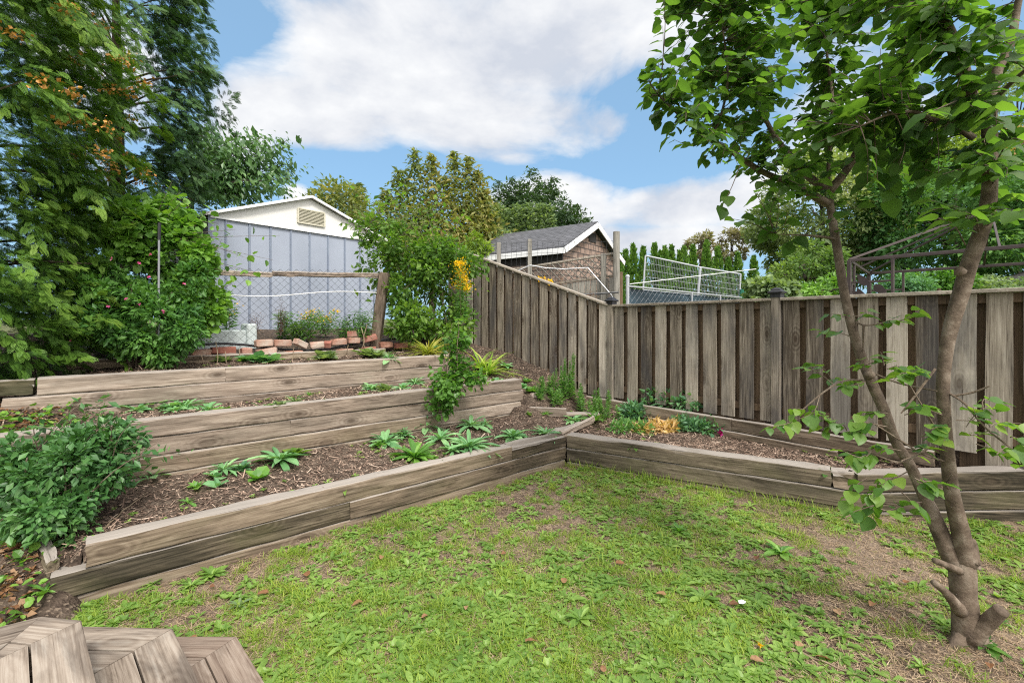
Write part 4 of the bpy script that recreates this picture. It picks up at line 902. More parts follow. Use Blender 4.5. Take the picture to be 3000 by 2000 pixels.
shrub('leafy_sapling', 'bushy bright green sapling growing beside the leaning grey post', 'shrub', (-1.6, 8.5, 1.3),
      [eb(1110,1200,800,930,8.0,.35), eb(1050,1190,690,850,8.2,.3), eb(1030,1120,620,720,8.2,.25), eb(1120,1400,830,1000,8.1,.6), eb(1125,1260,880,1005,8.0,.5), eb(1100,1300,700,860,8.3,.5), eb(1250,1410,700,860,8.2,.5), eb(1090,1400,730,880,8.2,.6), eb(1150,1370,690,790,8.3,.5), eb(1080,1200,640,770,8.2,.4), eb(1200,1420,900,1010,8.0,.5)], 10000, .08, 'mul', L_SMALL, stems=18, k=16, cr=.3, ws=1.15,
      tips=[at(x, y, 7.9 + .7 * R.random()) for x, y in ((1005,620),(1015,540),(1040,600),(1080,570),(1120,600),(1150,580),(1160,545),(1190,530),(1185,560),(1230,600),(1240,575),(1290,555),(1300,535),(1280,600),(1320,640),(1370,620),(1375,600),(1350,650),(1400,700),(1060,680),(1020,700),(1000,650),(1050,750),(1030,790),(1420,780),(1440,800),(1410,750),(1430,850),(1420,760),(1060,850),(1040,870),(1350,700),(1220,650),(1140,650),(1100,640))], tipn=20, tsize=.10)
# weeds in the strip between wire fence and shed
def clump(name, label, cat, px, py, Y, w, h, n, size, mat, tmpl=L_THIN, ws=1.5, fl=None, group=None, stemmat='stem', k=12, lean=.25, droop=.2, base=None):
    b = base if base is not None else at(px, py, Y); t = thing(name, label, cat, b, group); ms = MB(); ml = MB(); tips = []
    for _ in range(k):
        e = b + np.array([R.normal() * w * .5, R.normal() * w * .4, h * (.6 + .45 * R.random())]); tips.append(e)
    shoots(t, ms, ml, b, tips, size, tmpl, max(3, n // k), .004, droop, t0=.1)
    ms.build('stems', M[stemmat], t, loc=b); ml.build('foliage', M[mat], t, loc=b)
    if fl:
        mf = MB(); 
        for e in tips: q = fl[1]; leaves(mf, e + R.normal(size=(q, 3)) * np.array([.05, .05, .03]), rdir(q), fl[2], L_SMALL, 0, ws=1.2)
        mf.build('flowers', M[fl[0]], t, loc=b)
    return t
clump('goldenrod', 'yellow flowering goldenrod clump behind the wire mesh', 'wildflower', 955, 985, 7.9, .30, .42, 320, .09, 'gold', fl=('yellow', 30, .03), k=9)
clump('goldenrod', 'goldenrod spray with two drooping yellow heads low at the left of the mesh', 'wildflower', 670, 985, 6.9, .25, .5, 200, .09, 'gold', fl=('yellow', 8, .03), k=6)
clump('goldenrod', 'goldenrod head glowing yellow at the top left end of the raked fence', 'wildflower', 1352, 960, 7.75, .14, 1.02, 420, .08, 'gold', fl=('yellow', 90, .03), k=9)
clump('goldenrod', 'small goldenrod heads at the corner of the shed above the wooden rail', 'wildflower', 600, 900, 6.5, .16, .50, 200, .08, 'gold', fl=('yellow', 26, .026), k=6)
clump('goldenrod', 'round yellow goldenrod head peeping over the raked fence top', 'wildflower', 1585, 900, 10.5, .2, .62, 150, .1, 'gold', fl=('yellow', 120, .045), k=8)
for (px, w, h, lab, mt) in ((830,.2,.45,'grassy green weed clump behind the bricks near the white box','gold'),(905,.3,.42,'ferny green weeds left of the goldenrod clump','lush'),(1010,.3,.4,'tangled weeds right of the goldenrod clump','rose'),(1065,.22,.5,'dark tangled weeds against the leaning post','rose'),(870,.2,.3,'low light green weeds in the middle behind the bricks','mul'),(640,.2,.4,'weeds above the white box left end','oval')):
    clump('weed_clump', lab, 'weed', px, 1000 if px > 700 else 960, 7.5, w, h, 420, .08, mt, group='weeds in the strip behind the bricks', k=14)
for (px, py, h, lab) in ((822, 985, .6, 'dark brown dead stalk standing against the shed wall'), (750, 985, .35, 'short brown dead stalk right of the white box')):
    clump('dead_stalk', lab, 'dead plant', px, py, 7.3, .16, h, 260, .03, 'deadleaf', stemmat='stem_red', k=10)
for (px, py, h, lab) in ((1640,930,.75,'red brown dock stalk, the taller behind the raked fence'),(1550,880,.3,'small red brown stalk behind the fence rail'),(1735,930,.6,'red brown dock stalk near the capped corner post')):
    clump('dead_stalk', lab, 'dead plant', px, py, 9.0, .10, h, 300, .035, 'deadleaf', stemmat='stem_red', k=7)
# bare vine stems in front of the bricks
m = MB()
for (a, b_, c) in (((590,1040),(600,1075),(628,1090)),((632,1000),(640,1050),(628,1088)),((660,1030),(662,1055),(664,1075)),((700,1020),(705,1060),(690,1075)),((1058,960),(1070,1000),(1055,1030)),((1075,950),(1062,1000),(1072,1025)),((860,1020),(858,1045),(855,1062)),((1020,1010),(1015,1040),(1018,1060)),((885,1035),(880,1050),(878,1062))):
    Y0 = np.interp(a[0], [560, 1100], [5.75, 7.3]); limb(m, [at(*a, Y0), at(*b_, Y0), at(*c, Y0)], .006, .005, 4)
o = m.build('dry_vine', M['stem_dry'], None, loc=at(628, 1090, 5.8)); tag(o, 'bare tan vine stems climbing the wire mesh in front of the bricks', 'vine')
# ================================================================ brick-shingled shed, lattice fence, metal panels, gazebo frame
def prism(m, poly, z0, z1, tint=None):
    k = len(poly); V = [[p[0], p[1], z0] for p in poly] + [[p[0], p[1], z1] for p in poly]
    ar = sum(poly[i][0] * poly[(i + 1) % k][1] - poly[(i + 1) % k][0] * poly[i][1] for i in range(k))
    t = np.arange(k)
    if ar < 0: fs = [(t[::-1] + k)[None], t[None], np.stack([t, t + k, (t + 1) % k + k, (t + 1) % k], 1)]
    else: fs = [(t + k)[None], t[::-1][None], np.stack([t, (t + 1) % k, (t + 1) % k + k, t + k], 1)]
    m.add(V, fs, R.random() if tint is None else tint)
def shinglemat(name, a, b, mort, sc, w, h, off=.5, rough=.85):
    m, nt, out = newmat(name); tcn = nd(nt, 'ShaderNodeUVMap'); br = nd(nt, 'ShaderNodeTexBrick')
    nt.links.new(tcn.outputs[0], br.inputs['Vector']); br.inputs['Scale'].default_value = 1; br.inputs['Brick Width'].default_value = w; br.inputs['Row Height'].default_value = h
    br.inputs['Mortar Size'].default_value = sc; br.inputs['Color1'].default_value = (*a, 1); br.inputs['Color2'].default_value = (*b, 1); br.inputs['Mortar'].default_value = (*mort, 1); br.offset = off
    tc2 = nd(nt, 'ShaderNodeTexCoord'); n = noise(nt, tc2.outputs['Object'], 5, 6, .7)
    c = mix(nt, 1.0, br.outputs[0], ramp(nt, n, [(.3, .55), (.7, 1.35)]), 'MULTIPLY')
    bs = nd(nt, 'ShaderNodeBsdfPrincipled'); bs.inputs['Roughness'].default_value = rough; nt.links.new(c, bs.inputs['Base Color'])
    bp = nd(nt, 'ShaderNodeBump'); bp.inputs['Strength'].default_value = .6; bp.inputs['Distance'].default_value = .02; nt.links.new(br.outputs[1], bp.inputs['Height']); bp.invert = True; nt.links.new(bp.outputs[0], bs.inputs['Normal'])
    nt.links.new(bs.outputs[0], out.inputs[0]); return m
def setuv(o, f):
    me = o.data; uvl = me.uv_layers.new(name='UVMap'); co = np.zeros(len(me.vertices) * 3, np.float32); me.vertices.foreach_get('co', co); co = co.reshape(-1, 3) + np.array(WM[o.name].translation)
    li = np.zeros(len(me.loops), np.int32); me.loops.foreach_get('vertex_index', li); U = np.array([f(p) for p in co]); uvl.data.foreach_set('uv', U[li].astype(np.float32).ravel())
M['brickshingle'] = shinglemat('brick_pattern_shingle', (.25, .17, .135), (.30, .22, .18), (.07, .055, .05), .018, .36, .19)
M['roofshingle'] = shinglemat('charcoal_roof_shingle', (.075, .078, .088), (.10, .102, .115), (.03, .03, .035), .012, .30, .13)
M['dark_fascia'] = simple('black_soffit', [(.015, .014, .014), (.035, .032, .03)], 5, .9, .2)
A2 = np.array([1.568, 14.0]); gd = np.array([.6, .8]); rd = np.array([-.8, .6]); GW = 4.1; RL = 3.95
zb2, ze2, zp2 = .8, 3.80, 4.88
Q_ = lambda s, t, z: np.array([*(A2 + gd * s + rd * t), z])
sh = thing('brick_shed', 'small shed with brick-red shingle walls and a charcoal roof with white edging', 'shed', Q_(0, 0, zb2))
m = MB(); i_ = .18
m.add([Q_(i_, i_, zb2), Q_(GW - i_, i_, zb2), Q_(GW - i_, i_, ze2), Q_(GW / 2, i_, zp2 - .12), Q_(i_, i_, ze2)], [np.array([[0, 1, 2, 3, 4]])])
o = m.build('gable_wall', M['brickshingle'], sh, loc=Q_(0, 0, zb2)); setuv(o, lambda p: (np.dot(p[:2] - A2, gd), p[2]))
m = MB(); m.add([Q_(i_, i_, zb2), Q_(i_, i_, ze2), Q_(i_, RL - i_, ze2), Q_(i_, RL - i_, zb2)], np.array([[0, 1, 2, 3]]))
o = m.build('side_wall', M['brickshingle'], sh, loc=Q_(0, 0, zb2)); setuv(o, lambda p: (np.dot(p[:2] - A2, rd), p[2]))
m = MB(); m.box((0, 0, 0), (RL - .4, .03, .30), rot=np.array([[rd[0], -gd[0], 0], [rd[1], -gd[1], 0], [0, 0, 1]]), org=Q_(i_, .2, ze2 - .36)); m.box((0, 0, 0), (.5, .02, .3), rot=np.array([[gd[0], rd[0], 0], [gd[1], rd[1], 0], [0, 0, 1]]), org=Q_(GW / 2 - .25, i_ - .03, zp2 - .62)); m.build('dark_board', M['dark_fascia'], sh, loc=Q_(0, 0, ze2))
m = MB()
for (s0, s1, za, zb_) in ((-.05, GW / 2, ze2 + .02, zp2), (GW / 2, GW + .05, zp2, ze2 + .02)):
    V = [Q_(s0, -.02, za), Q_(s1, -.02, zb_), Q_(s1, RL, zb_), Q_(s0, RL, za)]; V += [v + np.array([0, 0, .05]) for v in V]
    m.add(V, np.array([[0, 3, 2, 1], [4, 5, 6, 7], [0, 1, 5, 4], [2, 3, 7, 6], [0, 4, 7, 3], [1, 2, 6, 5]]))
o = m.build('roof', M['roofshingle'], sh, loc=Q_(0, 0, ze2)); setuv(o, lambda p: (np.dot(p[:2] - A2, rd), p[2] * 1.6))
m = MB(); beam(m, Q_(-.07, -.045, ze2 - .06), Q_(GW / 2, -.045, zp2 - .08), .03, .17, .7); beam(m, Q_(GW / 2, -.045, zp2 - .08), Q_(GW + .07, -.045, ze2 - .06), .03, .17, .7); beam(m, Q_(-.07, -.03, ze2 - .07), Q_(-.07, RL, ze2 - .07), .03, .17, .6); m.build('white_fascia', M['whitetrim'], sh, loc=Q_(0, 0, ze2))
# tall grey post
m = MB(); P = at(1806, 900, 11.0); m.tube([[P[0], P[1], .6], [P[0], P[1], 2.2], at(1806, 679, 11)], .077, 12); o = m.build('tall_post', M['greywood'], None, loc=(P[0], P[1], .6)); tag(o, 'tall round grey wooden post beside the brick shingled shed', 'post')
m = MB(); P = at(1818, 900, 11.4); boxpost(m, P[:2], .09, .6, at(1818, 797, 11.4)[2]); o = m.build('short_board', M['fence_brown'], None, loc=(P[0], P[1], .6)); tag(o, 'short reddish board fixed behind the tall round post', 'board')
# lattice-topped fence in front of the brick shed
la = at(1470, 796, 12.6); lb = at(1800, 742, 11.2); LL = np.linalg.norm((lb - la)[:2]); ld = nrm((lb - la)[:2])
lf = thing('lattice_fence', 'grey wooden fence with a lattice top in front of the brick shingled shed', 'fence', (la[0], la[1], .8))
L3 = lambda s, z, o=0: np.array([*(la[:2] + ld * s + np.array([-ld[1], ld[0]]) * o), z])
ztop = lambda s: la[2] + (lb[2] - la[2]) * s / LL
ztop = lambda s: 2.98 + (3.25 - 2.98) * s / LL * 0 + .28 * s / LL
m = MB(); beam(m, L3(-1.2, ztop(-1.2)), L3(LL, ztop(LL)), .08, .05); m.build('top_rail', M['rail'], lf, loc=la)
m = MB(); beam(m, L3(-1.2, ztop(-1.2) - .52), L3(LL, ztop(LL) - .52), .06, .05); m.build('middle_rail', M['rail'], lf, loc=la)
m = MB()
for k in range(26):
    s = -1.1 + k * .165
    for sg in (-1, 1):
        a = L3(s, ztop(s) - .5, .015 * sg); b = L3(s + .48 * sg, ztop(s) - .02, .015 * sg)
        if -1.2 < s + .48 * sg < LL: beam(m, a, b, .012, .035, up=(.2, -1, 0))
m.build('lattice', M['greywood'], lf, loc=la)
m = MB()
for k in range(30):
    s = -1.2 + k * .152
    if s < LL: m.box((0, -.01, 0), (.138, .01, ztop(s) - .55 - .8), rot=np.array([[ld[0], -ld[1], 0], [ld[1], ld[0], 0], [0, 0, 1]]), org=L3(s, .8), tint=R.random())
m.build('board_panel', M['greywood'], lf, loc=la)
for s in (.05, LL * .92):
    m = MB(); boxpost(m, L3(s, 0, -.06)[:2], .11, .8, ztop(s) + .02, ld); m.build('post', M['greywood'], lf, loc=L3(s, .8))
# wire grid trellis with two wooden posts
tr = thing('wire_trellis', 'rusty square wire grid trellis on two grey posts behind the raked fence', 'trellis', at(1500, 930, 10.5))
for (px, pt, lab) in ((1461, 711, None), (1552, 701, None)):
    m = MB(); P = at(px, 900, 10.4); boxpost(m, P[:2], .09, .9, at(px, pt, 10.4)[2]); m.build('post', M['greywood'], tr, loc=(P[0], P[1], .9))
m = MB(); ga = at(1395, 900, 10.5); gb_ = at(1795, 900, 10.0); 
for k in range(27):
    f = k / 26; P = ga * (1 - f) + gb_ * f; zt = np.interp(f, [0, 1], [3.42, 3.36]); lean = (R.random() - .3) * .10 + .12 * f
    m.tube([[P[0] - lean * 1.2, P[1], 1.6], [P[0], P[1], zt]], .0028, 4)
for z in (3.37, 3.13, 2.9, 2.62, 2.38, 2.12, 1.9):
    m.tube([[*(ga * (1 - f) + gb_ * f)[:2], z + .03 * math.sin(f * 9 + z) - .14 * f * (3.4 - z)] for f in np.linspace(0, 1, 14)], .003, 4)
m.build('wire_grid', M['wire'], tr, loc=ga)
m = MB(); m.tube([at(1512, 795, 9.8), at(1553, 777, 9.8), at(1600, 785, 9.8), at(1650, 788, 9.8), at(1722, 784, 9.8), at(1790, 862, 9.6), at(1800, 880, 9.6)], .009, 6, .9); o = m.build('white_conduit', M['wirepale'], None, loc=at(1600, 785, 9.8)); tag(o, 'bent pale pipe crossing in front of the lattice fence', 'pipe')
m = MB(); m.tube([at(1665, 866, 9.2), at(1812, 856, 9.4)], .02, 6, .1); m.tube([at(1560, 856, 9.2), at(1665, 866, 9.2)], .012, 6, .1); o = m.build('fence_pipe', M['wire'], None, loc=at(1740, 860, 9.3)); tag(o, 'dark horizontal pipe just above the capped corner post', 'pipe')
# galvanised panels + screened chain-link fence
def gpanel(corners, Ys, lab):
    t = thing('metal_panel', lab, 'metal panel', at(corners[0][0], corners[0][1], Ys[0])); TL, TM, TR, BL_, BM, BR_ = [at(*c, y) for c, y in zip(corners, Ys)]
    m = MB(); 
    for a, b in ((TL, TM), (TM, TR), (BL_, BM), (BM, BR_), (TL, BL_), (TR, BR_)): m.tube([a, b], .022, 8, .7)
    m.tube([TM, BM], .034, 8, .6)
    m.build('frame', M['wirepale'], t, loc=TL)
    m = MB()
    for (a, b, c, d, n) in ((TL, TM, BL_, BM, 34), (TM, TR, BM, BR_, 30)):
        for k in range(1, n): f = k / n; m.tube([a * (1 - f) + b * f, c * (1 - f) + d * f], .0038, 3, .5)
        for k in range(1, 5): f = k / 5; m.tube([a * (1 - f) + c * f, b * (1 - f) + d * f], .005, 4, .9)
    m.build('bars', M['wirepale'], t, loc=TL)
gpanel([(1891, 749), (2052, 783), (2170, 803), (1884, 850), (2045, 866), (2166, 884)], [12, 12.4, 12.8, 12, 12.4, 12.8], 'galvanised barred metal panel standing above the dark fence screen')
M['screen'] = simple('dark_privacy_screen', [(.012, .024, .034), (.022, .042, .058), (.05, .09, .12)], 1.1, .55, .1)
sf = thing('screened_fence', 'chain-link fence backed with dark blue screen cloth behind the board fence', 'fence', at(1840, 900, 9.5))
sa = at(1838, 838, 9.6); sb_ = at(2172, 872, 12.4)
m = MB(); V = []; n = 60
for k in range(n + 1):
    f = k / n; P = sa * (1 - f) + sb_ * f; w_ = .03 * math.sin(f * 30) + .02 * math.sin(f * 71); V += [[P[0] + w_, P[1] + w_ * 1.2 + .05, P[2] - .04], [P[0] + w_ * .5, P[1] + .05, .9]]
m.add(V, np.array([[2 * k, 2 * k + 2, 2 * k + 3, 2 * k + 1] for k in range(n)])); m.build('screen_cloth', M['screen'], sf, loc=sa, smooth=True)
m = MB(); chainlink(m, sa, sb_, lambda t: .95, lambda t: sa[2] + (sb_[2] - sa[2]) * t, cell=.075, r=.0022); m.build('wire_mesh', M['wirepale'], sf, loc=sa)
m = MB(); m.tube([sa, sb_], .02, 7, .8); m.build('top_rail', M['wirepale'], sf, loc=sa)
for (px, f, top) in ((1836, 0, 808), (1980, .50, None), (2080, .77, None)):
    m = MB(); P = sa * (1 - f) + sb_ * f; zt = at(px, 812, 9.6)[2] if f == 0 else P[2] + .02; m.tube([[P[0], P[1] - .02, .8], [P[0], P[1] - .02, zt - .02], [P[0], P[1] - .02, zt]], [.036 if f == 0 else .02] * 3, 8, .6)
    if f == 0: m.tube([[P[0], P[1] - .02, zt], [P[0], P[1] - .02, zt + .025], [P[0], P[1] - .02, zt + .045], [P[0], P[1] - .02, zt + .055]], [.045, .045, .03, .005], 8, .9)
    m.build('post', M['wirepale'], sf, loc=P)
m = MB(); m.tube([at(1845, 832, 9.5), at(2215, 788, 12)], .008, 5, .9); o = m.build('pale_rope', M['whitetrim'], None, loc=at(2000, 815, 10.5)); tag(o, 'thin pale line slanting across the barred metal panel', 'rope')
m = MB(); P = at(2173, 860, 12.6); m.tube([[P[0], P[1], 1], at(2173, 848, 12.6)], .06, 8, .5); o = m.build('green_post', simple('green_plastic', [(.01, .10, .06), (.015, .14, .09)], 4, .5, 0), None, loc=P); tag(o, 'short green post at the right end of the metal panel', 'post')
# gazebo frame
M['gaz'] = simple('brown_steel_frame', [(.045, .034, .032), (.075, .058, .055)], 5, .5, 0, metallic=.2)
gz_ = thing('gazebo_frame', 'bare brown steel gazebo frame without its canopy beyond the board fence', 'gazebo', (8.9, 8.9, .9))
g0_ = np.array([6.39, 9.0]); fdv = np.array([.606, -.796]); sdv = np.array([.668, .744]); LF, LS = 4.0, 3.4; zg = 2.82
Cn = [g0_, g0_ + fdv * LF, g0_ + fdv * LF + sdv * LS, g0_ + sdv * LS]; ctr = sum(Cn) / 4; apex = np.array([*ctr, 3.72])
c3 = lambda p, z: np.array([p[0], p[1], z])
for i in range(4):
    m = MB(); boxpost(m, Cn[i], .065, .7, zg, fdv); m.build('post', M['gaz'], gz_, loc=c3(Cn[i], .8))
for i in range(4):
    a, b = Cn[i], Cn[(i + 1) % 4]; m = MB(); beam(m, c3(a, zg), c3(b, zg), .05, .06); m.build('beam', M['gaz'], gz_, loc=c3(a, zg))
m = MB()
for i in range(4): 
    beam(m, c3(Cn[i], zg + .02), apex, .035, .04); mid = (Cn[i] + Cn[(i + 1) % 4]) / 2; beam(m, c3(mid, zg + .02), apex, .03, .03)
    e = Cn[i] * .55 + Cn[(i + 1) % 4] * .45
m.build('rafters', M['gaz'], gz_, loc=apex)
m = MB()
tp = apex + np.array([0, 0, .14])
for a in range(4): beam(m, apex * .9 + c3(Cn[a], zg) * .1, tp, .03, .03)
m.build('peak', M['gaz'], gz_, loc=apex)
for (i, dv) in ((0, fdv), (0, sdv), (3, fdv)):
    m = MB(); c = Cn[i]; q_ = c + dv * .66; boxpost(m, q_, .045, .7, zg, fdv); beam(m, c3(c, zg - .42), c3(q_, zg - .42), .03, .035); beam(m, c3(c, 1.5), c3(q_, 1.5), .03, .035)
    mid = c + dv * .33; boxpost(m, mid, .03, .8, zg - .42, fdv)
    m.build('corner_panel', M['gaz'], gz_, loc=c3(c, 1))
m = MB(); beam(m, c3(Cn[3], zg - .6), c3(Cn[2], zg - .6), .04, .035); m.build('lower_rail', M['gaz'], gz_, loc=c3(Cn[3], 2))
m = MB(); mid = Cn[0] + fdv * .33
lt = strip_leaf([0, .15, .4, .7, 1], [.05, .22, .28, .16, 0], 0, 0)
for (ds, z, an) in ((-.16, 2.1, 2.6), (.14, 2.33, -.7), (-.12, 2.34, 2.2), (.2, 2.05, -.5), (-.05, 1.95, .5), (-.28, 2.05, 1.9)):
    a3 = np.array([fdv[0] * math.cos(an), fdv[1] * math.cos(an), math.sin(an)]); P0 = c3(mid + fdv * ds * .4 , z)
    m.inst(lt[0], lt[1], frames(a3[None], np.array([[-fdv[1], fdv[0], 0.02]]) * -1, .27), P0[None] + np.array([[-.02, -.02, 0]]), np.array([.3]))
m.build('leaf_ornament', M['gaz'], gz_, loc=c3(mid, 2))
# dark pavilion roof corner at the right
m = MB(); a = at(2918, 825, 14); 
V = [at(2918, 824, 14), at(3120, 824, 12.5), at(3120, 770, 15), at(2990, 798, 16), at(2918, 832, 14), at(3120, 832, 12.5), at(3120, 810, 18), at(2960, 815, 18)]
m.add(V, np.array([[0, 1, 2, 3], [4, 7, 6, 5], [0, 4, 5, 1], [0, 3, 7, 4], [1, 5, 6, 2], [3, 2, 6, 7]])); tr_ = thing('pavilion', 'dark grey roof corner of a garden pavilion at the far right', 'pavilion', (a[0], a[1], .9)); m.build('roof', M['dark_fascia'], tr_, loc=a)
m = MB(); P = at(2945, 850, 14.5); boxpost(m, P[:2], .1, .8, P[2] + .2); m.build('post', M['dark_fascia'], tr_, loc=P)
m = MB(); P = at(2751, 870, 9.5); boxpost(m, P[:2], .05, .9, at(2751, 845, 9.5)[2]); o = m.build('stake', M['fence_brown'], None, loc=(P[0], P[1], .9)); tag(o, 'short reddish stake end showing just over the fence rail', 'stake')

# ================================================================ bricks, white box
M['brick'] = simple('reclaimed_brick', [(.20, .09, .06), (.30, .155, .11), (.36, .24, .19), (.40, .33, .28)], 5, .9, .7, bscale=30)
M['brick2'] = simple('red_brick', [(.20, .07, .05), (.29, .11, .08), (.34, .19, .15)], 5, .9, .7, bscale=30)
M['box'] = simple('pale_foam', [(.50, .56, .56), (.60, .66, .66)], 3, .6, .1)
def vAt(px, u): k = (px - CX) / F; return (u * (N2[0] - k * N2[1])) / (k * D2[1] - D2[0])
bl = [(773,1004,.22,.05,.15,0,'pale brick at the left end of the top row, beside the white box'),(827,1004,.22,0,0,0,'long pale brick second along the top row under the mesh'),(880,1006,.20,-.45,.3,0,'tan brick tipped down to the right in the top row'),(928,1010,.19,.1,-.1,0,'flat pale brick in the dip of the row'),
      (959,1009,.10,.3,1.0,1,'dark red brick end on in the dip of the row'),(992,1001,.22,.05,.1,0,'pale brick just left of the two red ones'),(1032,978,.11,.1,.4,1,'small red brick lying on top near the leaning post'),(1036,997,.18,0,0,0,'pale brick under the small red one'),(1083,990,.22,.22,-.1,1,'red brick tilted up to the leaning post'),
      (654,1026,.28,-.02,.05,1,'long red brick below the hose at the left'),(722,1028,.13,0,.1,1,'square red brick below the hose by the box'),(590,1034,.22,.03,0,0,'grey tan brick low at the left end of the row'),(612,1050,.25,.0,0,0,'low brick under the left end of the hose'),(782,1030,.24,.12,.1,0,'flat tan brick lying below the row, left of centre'),
      (1130,1010,.22,0,0,0,'brick right of the leaning post base'),(1175,1012,.22,.05,.1,1,'dull red brick beside the yellowing plant'),(1215,1010,.20,0,0,0,'last brick on the right under the sapling'),(860,1036,.24,.02,0,0,'brick of the lower course under the dip'),(1010,1030,.24,0,0,0,'brick of the lower course near the centre right'),(1080,1024,.22,0,0,1,'lower course red brick beneath the leaning post'),(700,1048,.22,0,.05,0,'lowest brick below the white box')]
for (px, py, L, tilt, yaw, red, lab) in bl:
    u = 7.16 + (.03 if py < 1015 else 0); v = vAt(px, u); Y = uv(u, v)[1]; P = at(px, py, Y)
    m = MB(); m.box((-L / 2, -.055, -.045), (L / 2, .055, .045), tint=R.random(), bev=.012); m.v[0] += R.normal(size=m.v[0].shape) * .004
    cy, sy = math.cos(tilt), math.sin(tilt); Rt = np.array([[cy, 0, -sy], [0, 1, 0], [sy, 0, cy]]); m.v[0] = m.v[0] @ Rt.T
    o = m.build('brick', M['brick2' if red else 'brick'], None, loc=P, rotz=math.atan2(D2[1], D2[0]) + yaw, world=False); tag(o, lab, 'brick', 'old bricks along the foot of the wire fence')
m = MB(); u = 7.12
o = timber(None, uv(7.05, -.3), uv(7.05, vAt(770, 7.05)), 1.26, .10, M['timber_mid'], d=.06, name='low_beam', rough=.012); tag(o, 'low grey beam beneath the bricks, left piece', 'beam')
o = timber(None, uv(7.05, vAt(790, 7.05)), uv(7.05, vAt(1130, 7.05)), 1.25, .10, M['timber_mid'], d=.06, name='low_beam', rough=.012); tag(o, 'low grey beam beneath the bricks, right piece behind the round leaves', 'beam')
bx = thing('foam_box', 'pale green-white foam box behind the wire mesh at the left', 'box', uv(7.5, vAt(650, 7.5), 1.3))
va, vb = vAt(560, 7.5), vAt(722, 7.5)
m = MB(); rotm = np.array([[D2[0], N2[0], 0], [D2[1], N2[1], 0], [0, 0, 1]]); zt_ = at(650, 968, uv(7.5, vAt(650, 7.5))[1])[2]
m.box((0, 0, 0), (vb - va, .4, zt_ - 1.28), rot=rotm, org=uv(7.5, va, 1.28), bev=.012); m.build('panel', M['box'], bx, loc=uv(7.5, va, 1.28))
m = MB(); m.box((0, 0, 0), (.13, .42, zt_ + .09 - 1.28), rot=rotm, org=uv(7.49, vb + .004, 1.28), bev=.02); m.build('raised_end', M['box'], bx, loc=uv(7.49, vb, 1.28))

# ================================================================ deck steps
def offs(pts, w):
    out = []; n = len(pts); P = [np.array(p, float) for p in pts]
    for i in range(n):
        ns = []
        if i > 0: d = nrm(P[i] - P[i - 1]); ns.append(np.array([d[1], -d[0]]))
        if i < n - 1: d = nrm(P[i + 1] - P[i]); ns.append(np.array([d[1], -d[0]]))
        if len(ns) == 1: out.append(P[i] + ns[0] * w)
        else: b = nrm(ns[0] + ns[1]); out.append(P[i] + b * w / np.dot(b, ns[0]))
    return out
st = thing('deck_steps', 'weathered grey timber steps with mitred treads in the lower left corner', 'steps', (-1.9, 1.8, 0))
def gp(px, py, z): Y = (CZ - z) * F / (py - CY); return np.array([(px - CX) / F * Y, Y])
levels = [(.19, [(440, 1863), (692, 1863), (775, 2000)], 'deck_dark', 3), (.37, [(190, 1833), (505, 1840), (583, 2000)], 'deck', 3), (.55, [(0, 1835), (118, 1805), (238, 1816), (281, 2000)], 'deck', 2)]
for (z, pts, mt, rings) in levels:
    P = [gp(x, y, z) for x, y in pts]; d = nrm(P[-1] - P[-2]); P[-1] = P[-2] + d * 2.0; d = nrm(P[0] - P[1]); P[0] = P[1] + d * (.75 if len(P) == 3 else .45)
    tread = None
    m = MB(); cur = P
    segs = []
    for r_ in range(rings):
        inn = offs(cur, .138)
        # orientation: inward must head toward the stair centre
        for i in range(len(P) - 1):
            segs.append((r_, i, [cur[i], cur[i + 1], inn[i + 1], inn[i]]))
        cur = offs(inn, .007)
    for (r_, i, poly) in segs:
        c = sum(poly) / 4; pp = [c + (p - c) * np.array([.997, .997]) for p in poly]
        mm = MB(); prism(mm, pp, z - .036, z + R.normal() * .001, .4 + .3 * R.random())
        dd = nrm(poly[1] - poly[0]); th = math.atan2(dd[1], dd[0]) - math.pi / 2
        o = mm.build('tread_board', M[mt], st, loc=(c[0], c[1], z), rotz=th)
    if rings == 2:
        mm = MB(); prism(mm, list(cur) + [cur[-1] + (cur[0] - cur[1]) * .5], z - .036, z - .001); mm.build('tread_board', M[mt], st, loc=(cur[1][0], cur[1][1], z))
    out = offs(P, .03); inn = offs(P, .06); mm = MB()
    for i in range(len(P) - 1): prism(mm, [out[i], out[i + 1], inn[i + 1], inn[i]], z - .18, z - .037)
    mm.build('riser', M['deck_dark'], st, loc=(P[1][0], P[1][1], z - .1))

# ================================================================ near tree at the right
nt_ = thing('near_tree', 'two-stemmed broad-leaved tree with pruned stubs standing on the lawn at the right', 'tree', at(2830, 1885, 2.5))
mt_ = MB(); ml = MB(); mb = MB(); myl = MB()
def pl(pts, rs, k=10, n=40, wig=.002):
    P = np.array([at(x, y, Y) for x, y, Y in pts]); t = np.linspace(0, 1, len(P)); tt = np.linspace(0, 1, n)
    Pn = np.stack([np.interp(tt, t, P[:, i]) for i in range(3)], 1)
    for _ in range(3): Pn[1:-1] = (Pn[:-2] + 2 * Pn[1:-1] + Pn[2:]) / 4
    rr = np.interp(tt, np.linspace(0, 1, len(rs)), rs) * (1 + .10 * (vnoise(tt * 14, tt * 0 + pts[0][0], 1.0, 3) - .5)); return Pn, rr
def addlimb(m, pts, rs, k=10, n=40): P_l, rr = pl(pts, rs, k, n); m.tube(P_l, rr, k, .5); return P_l
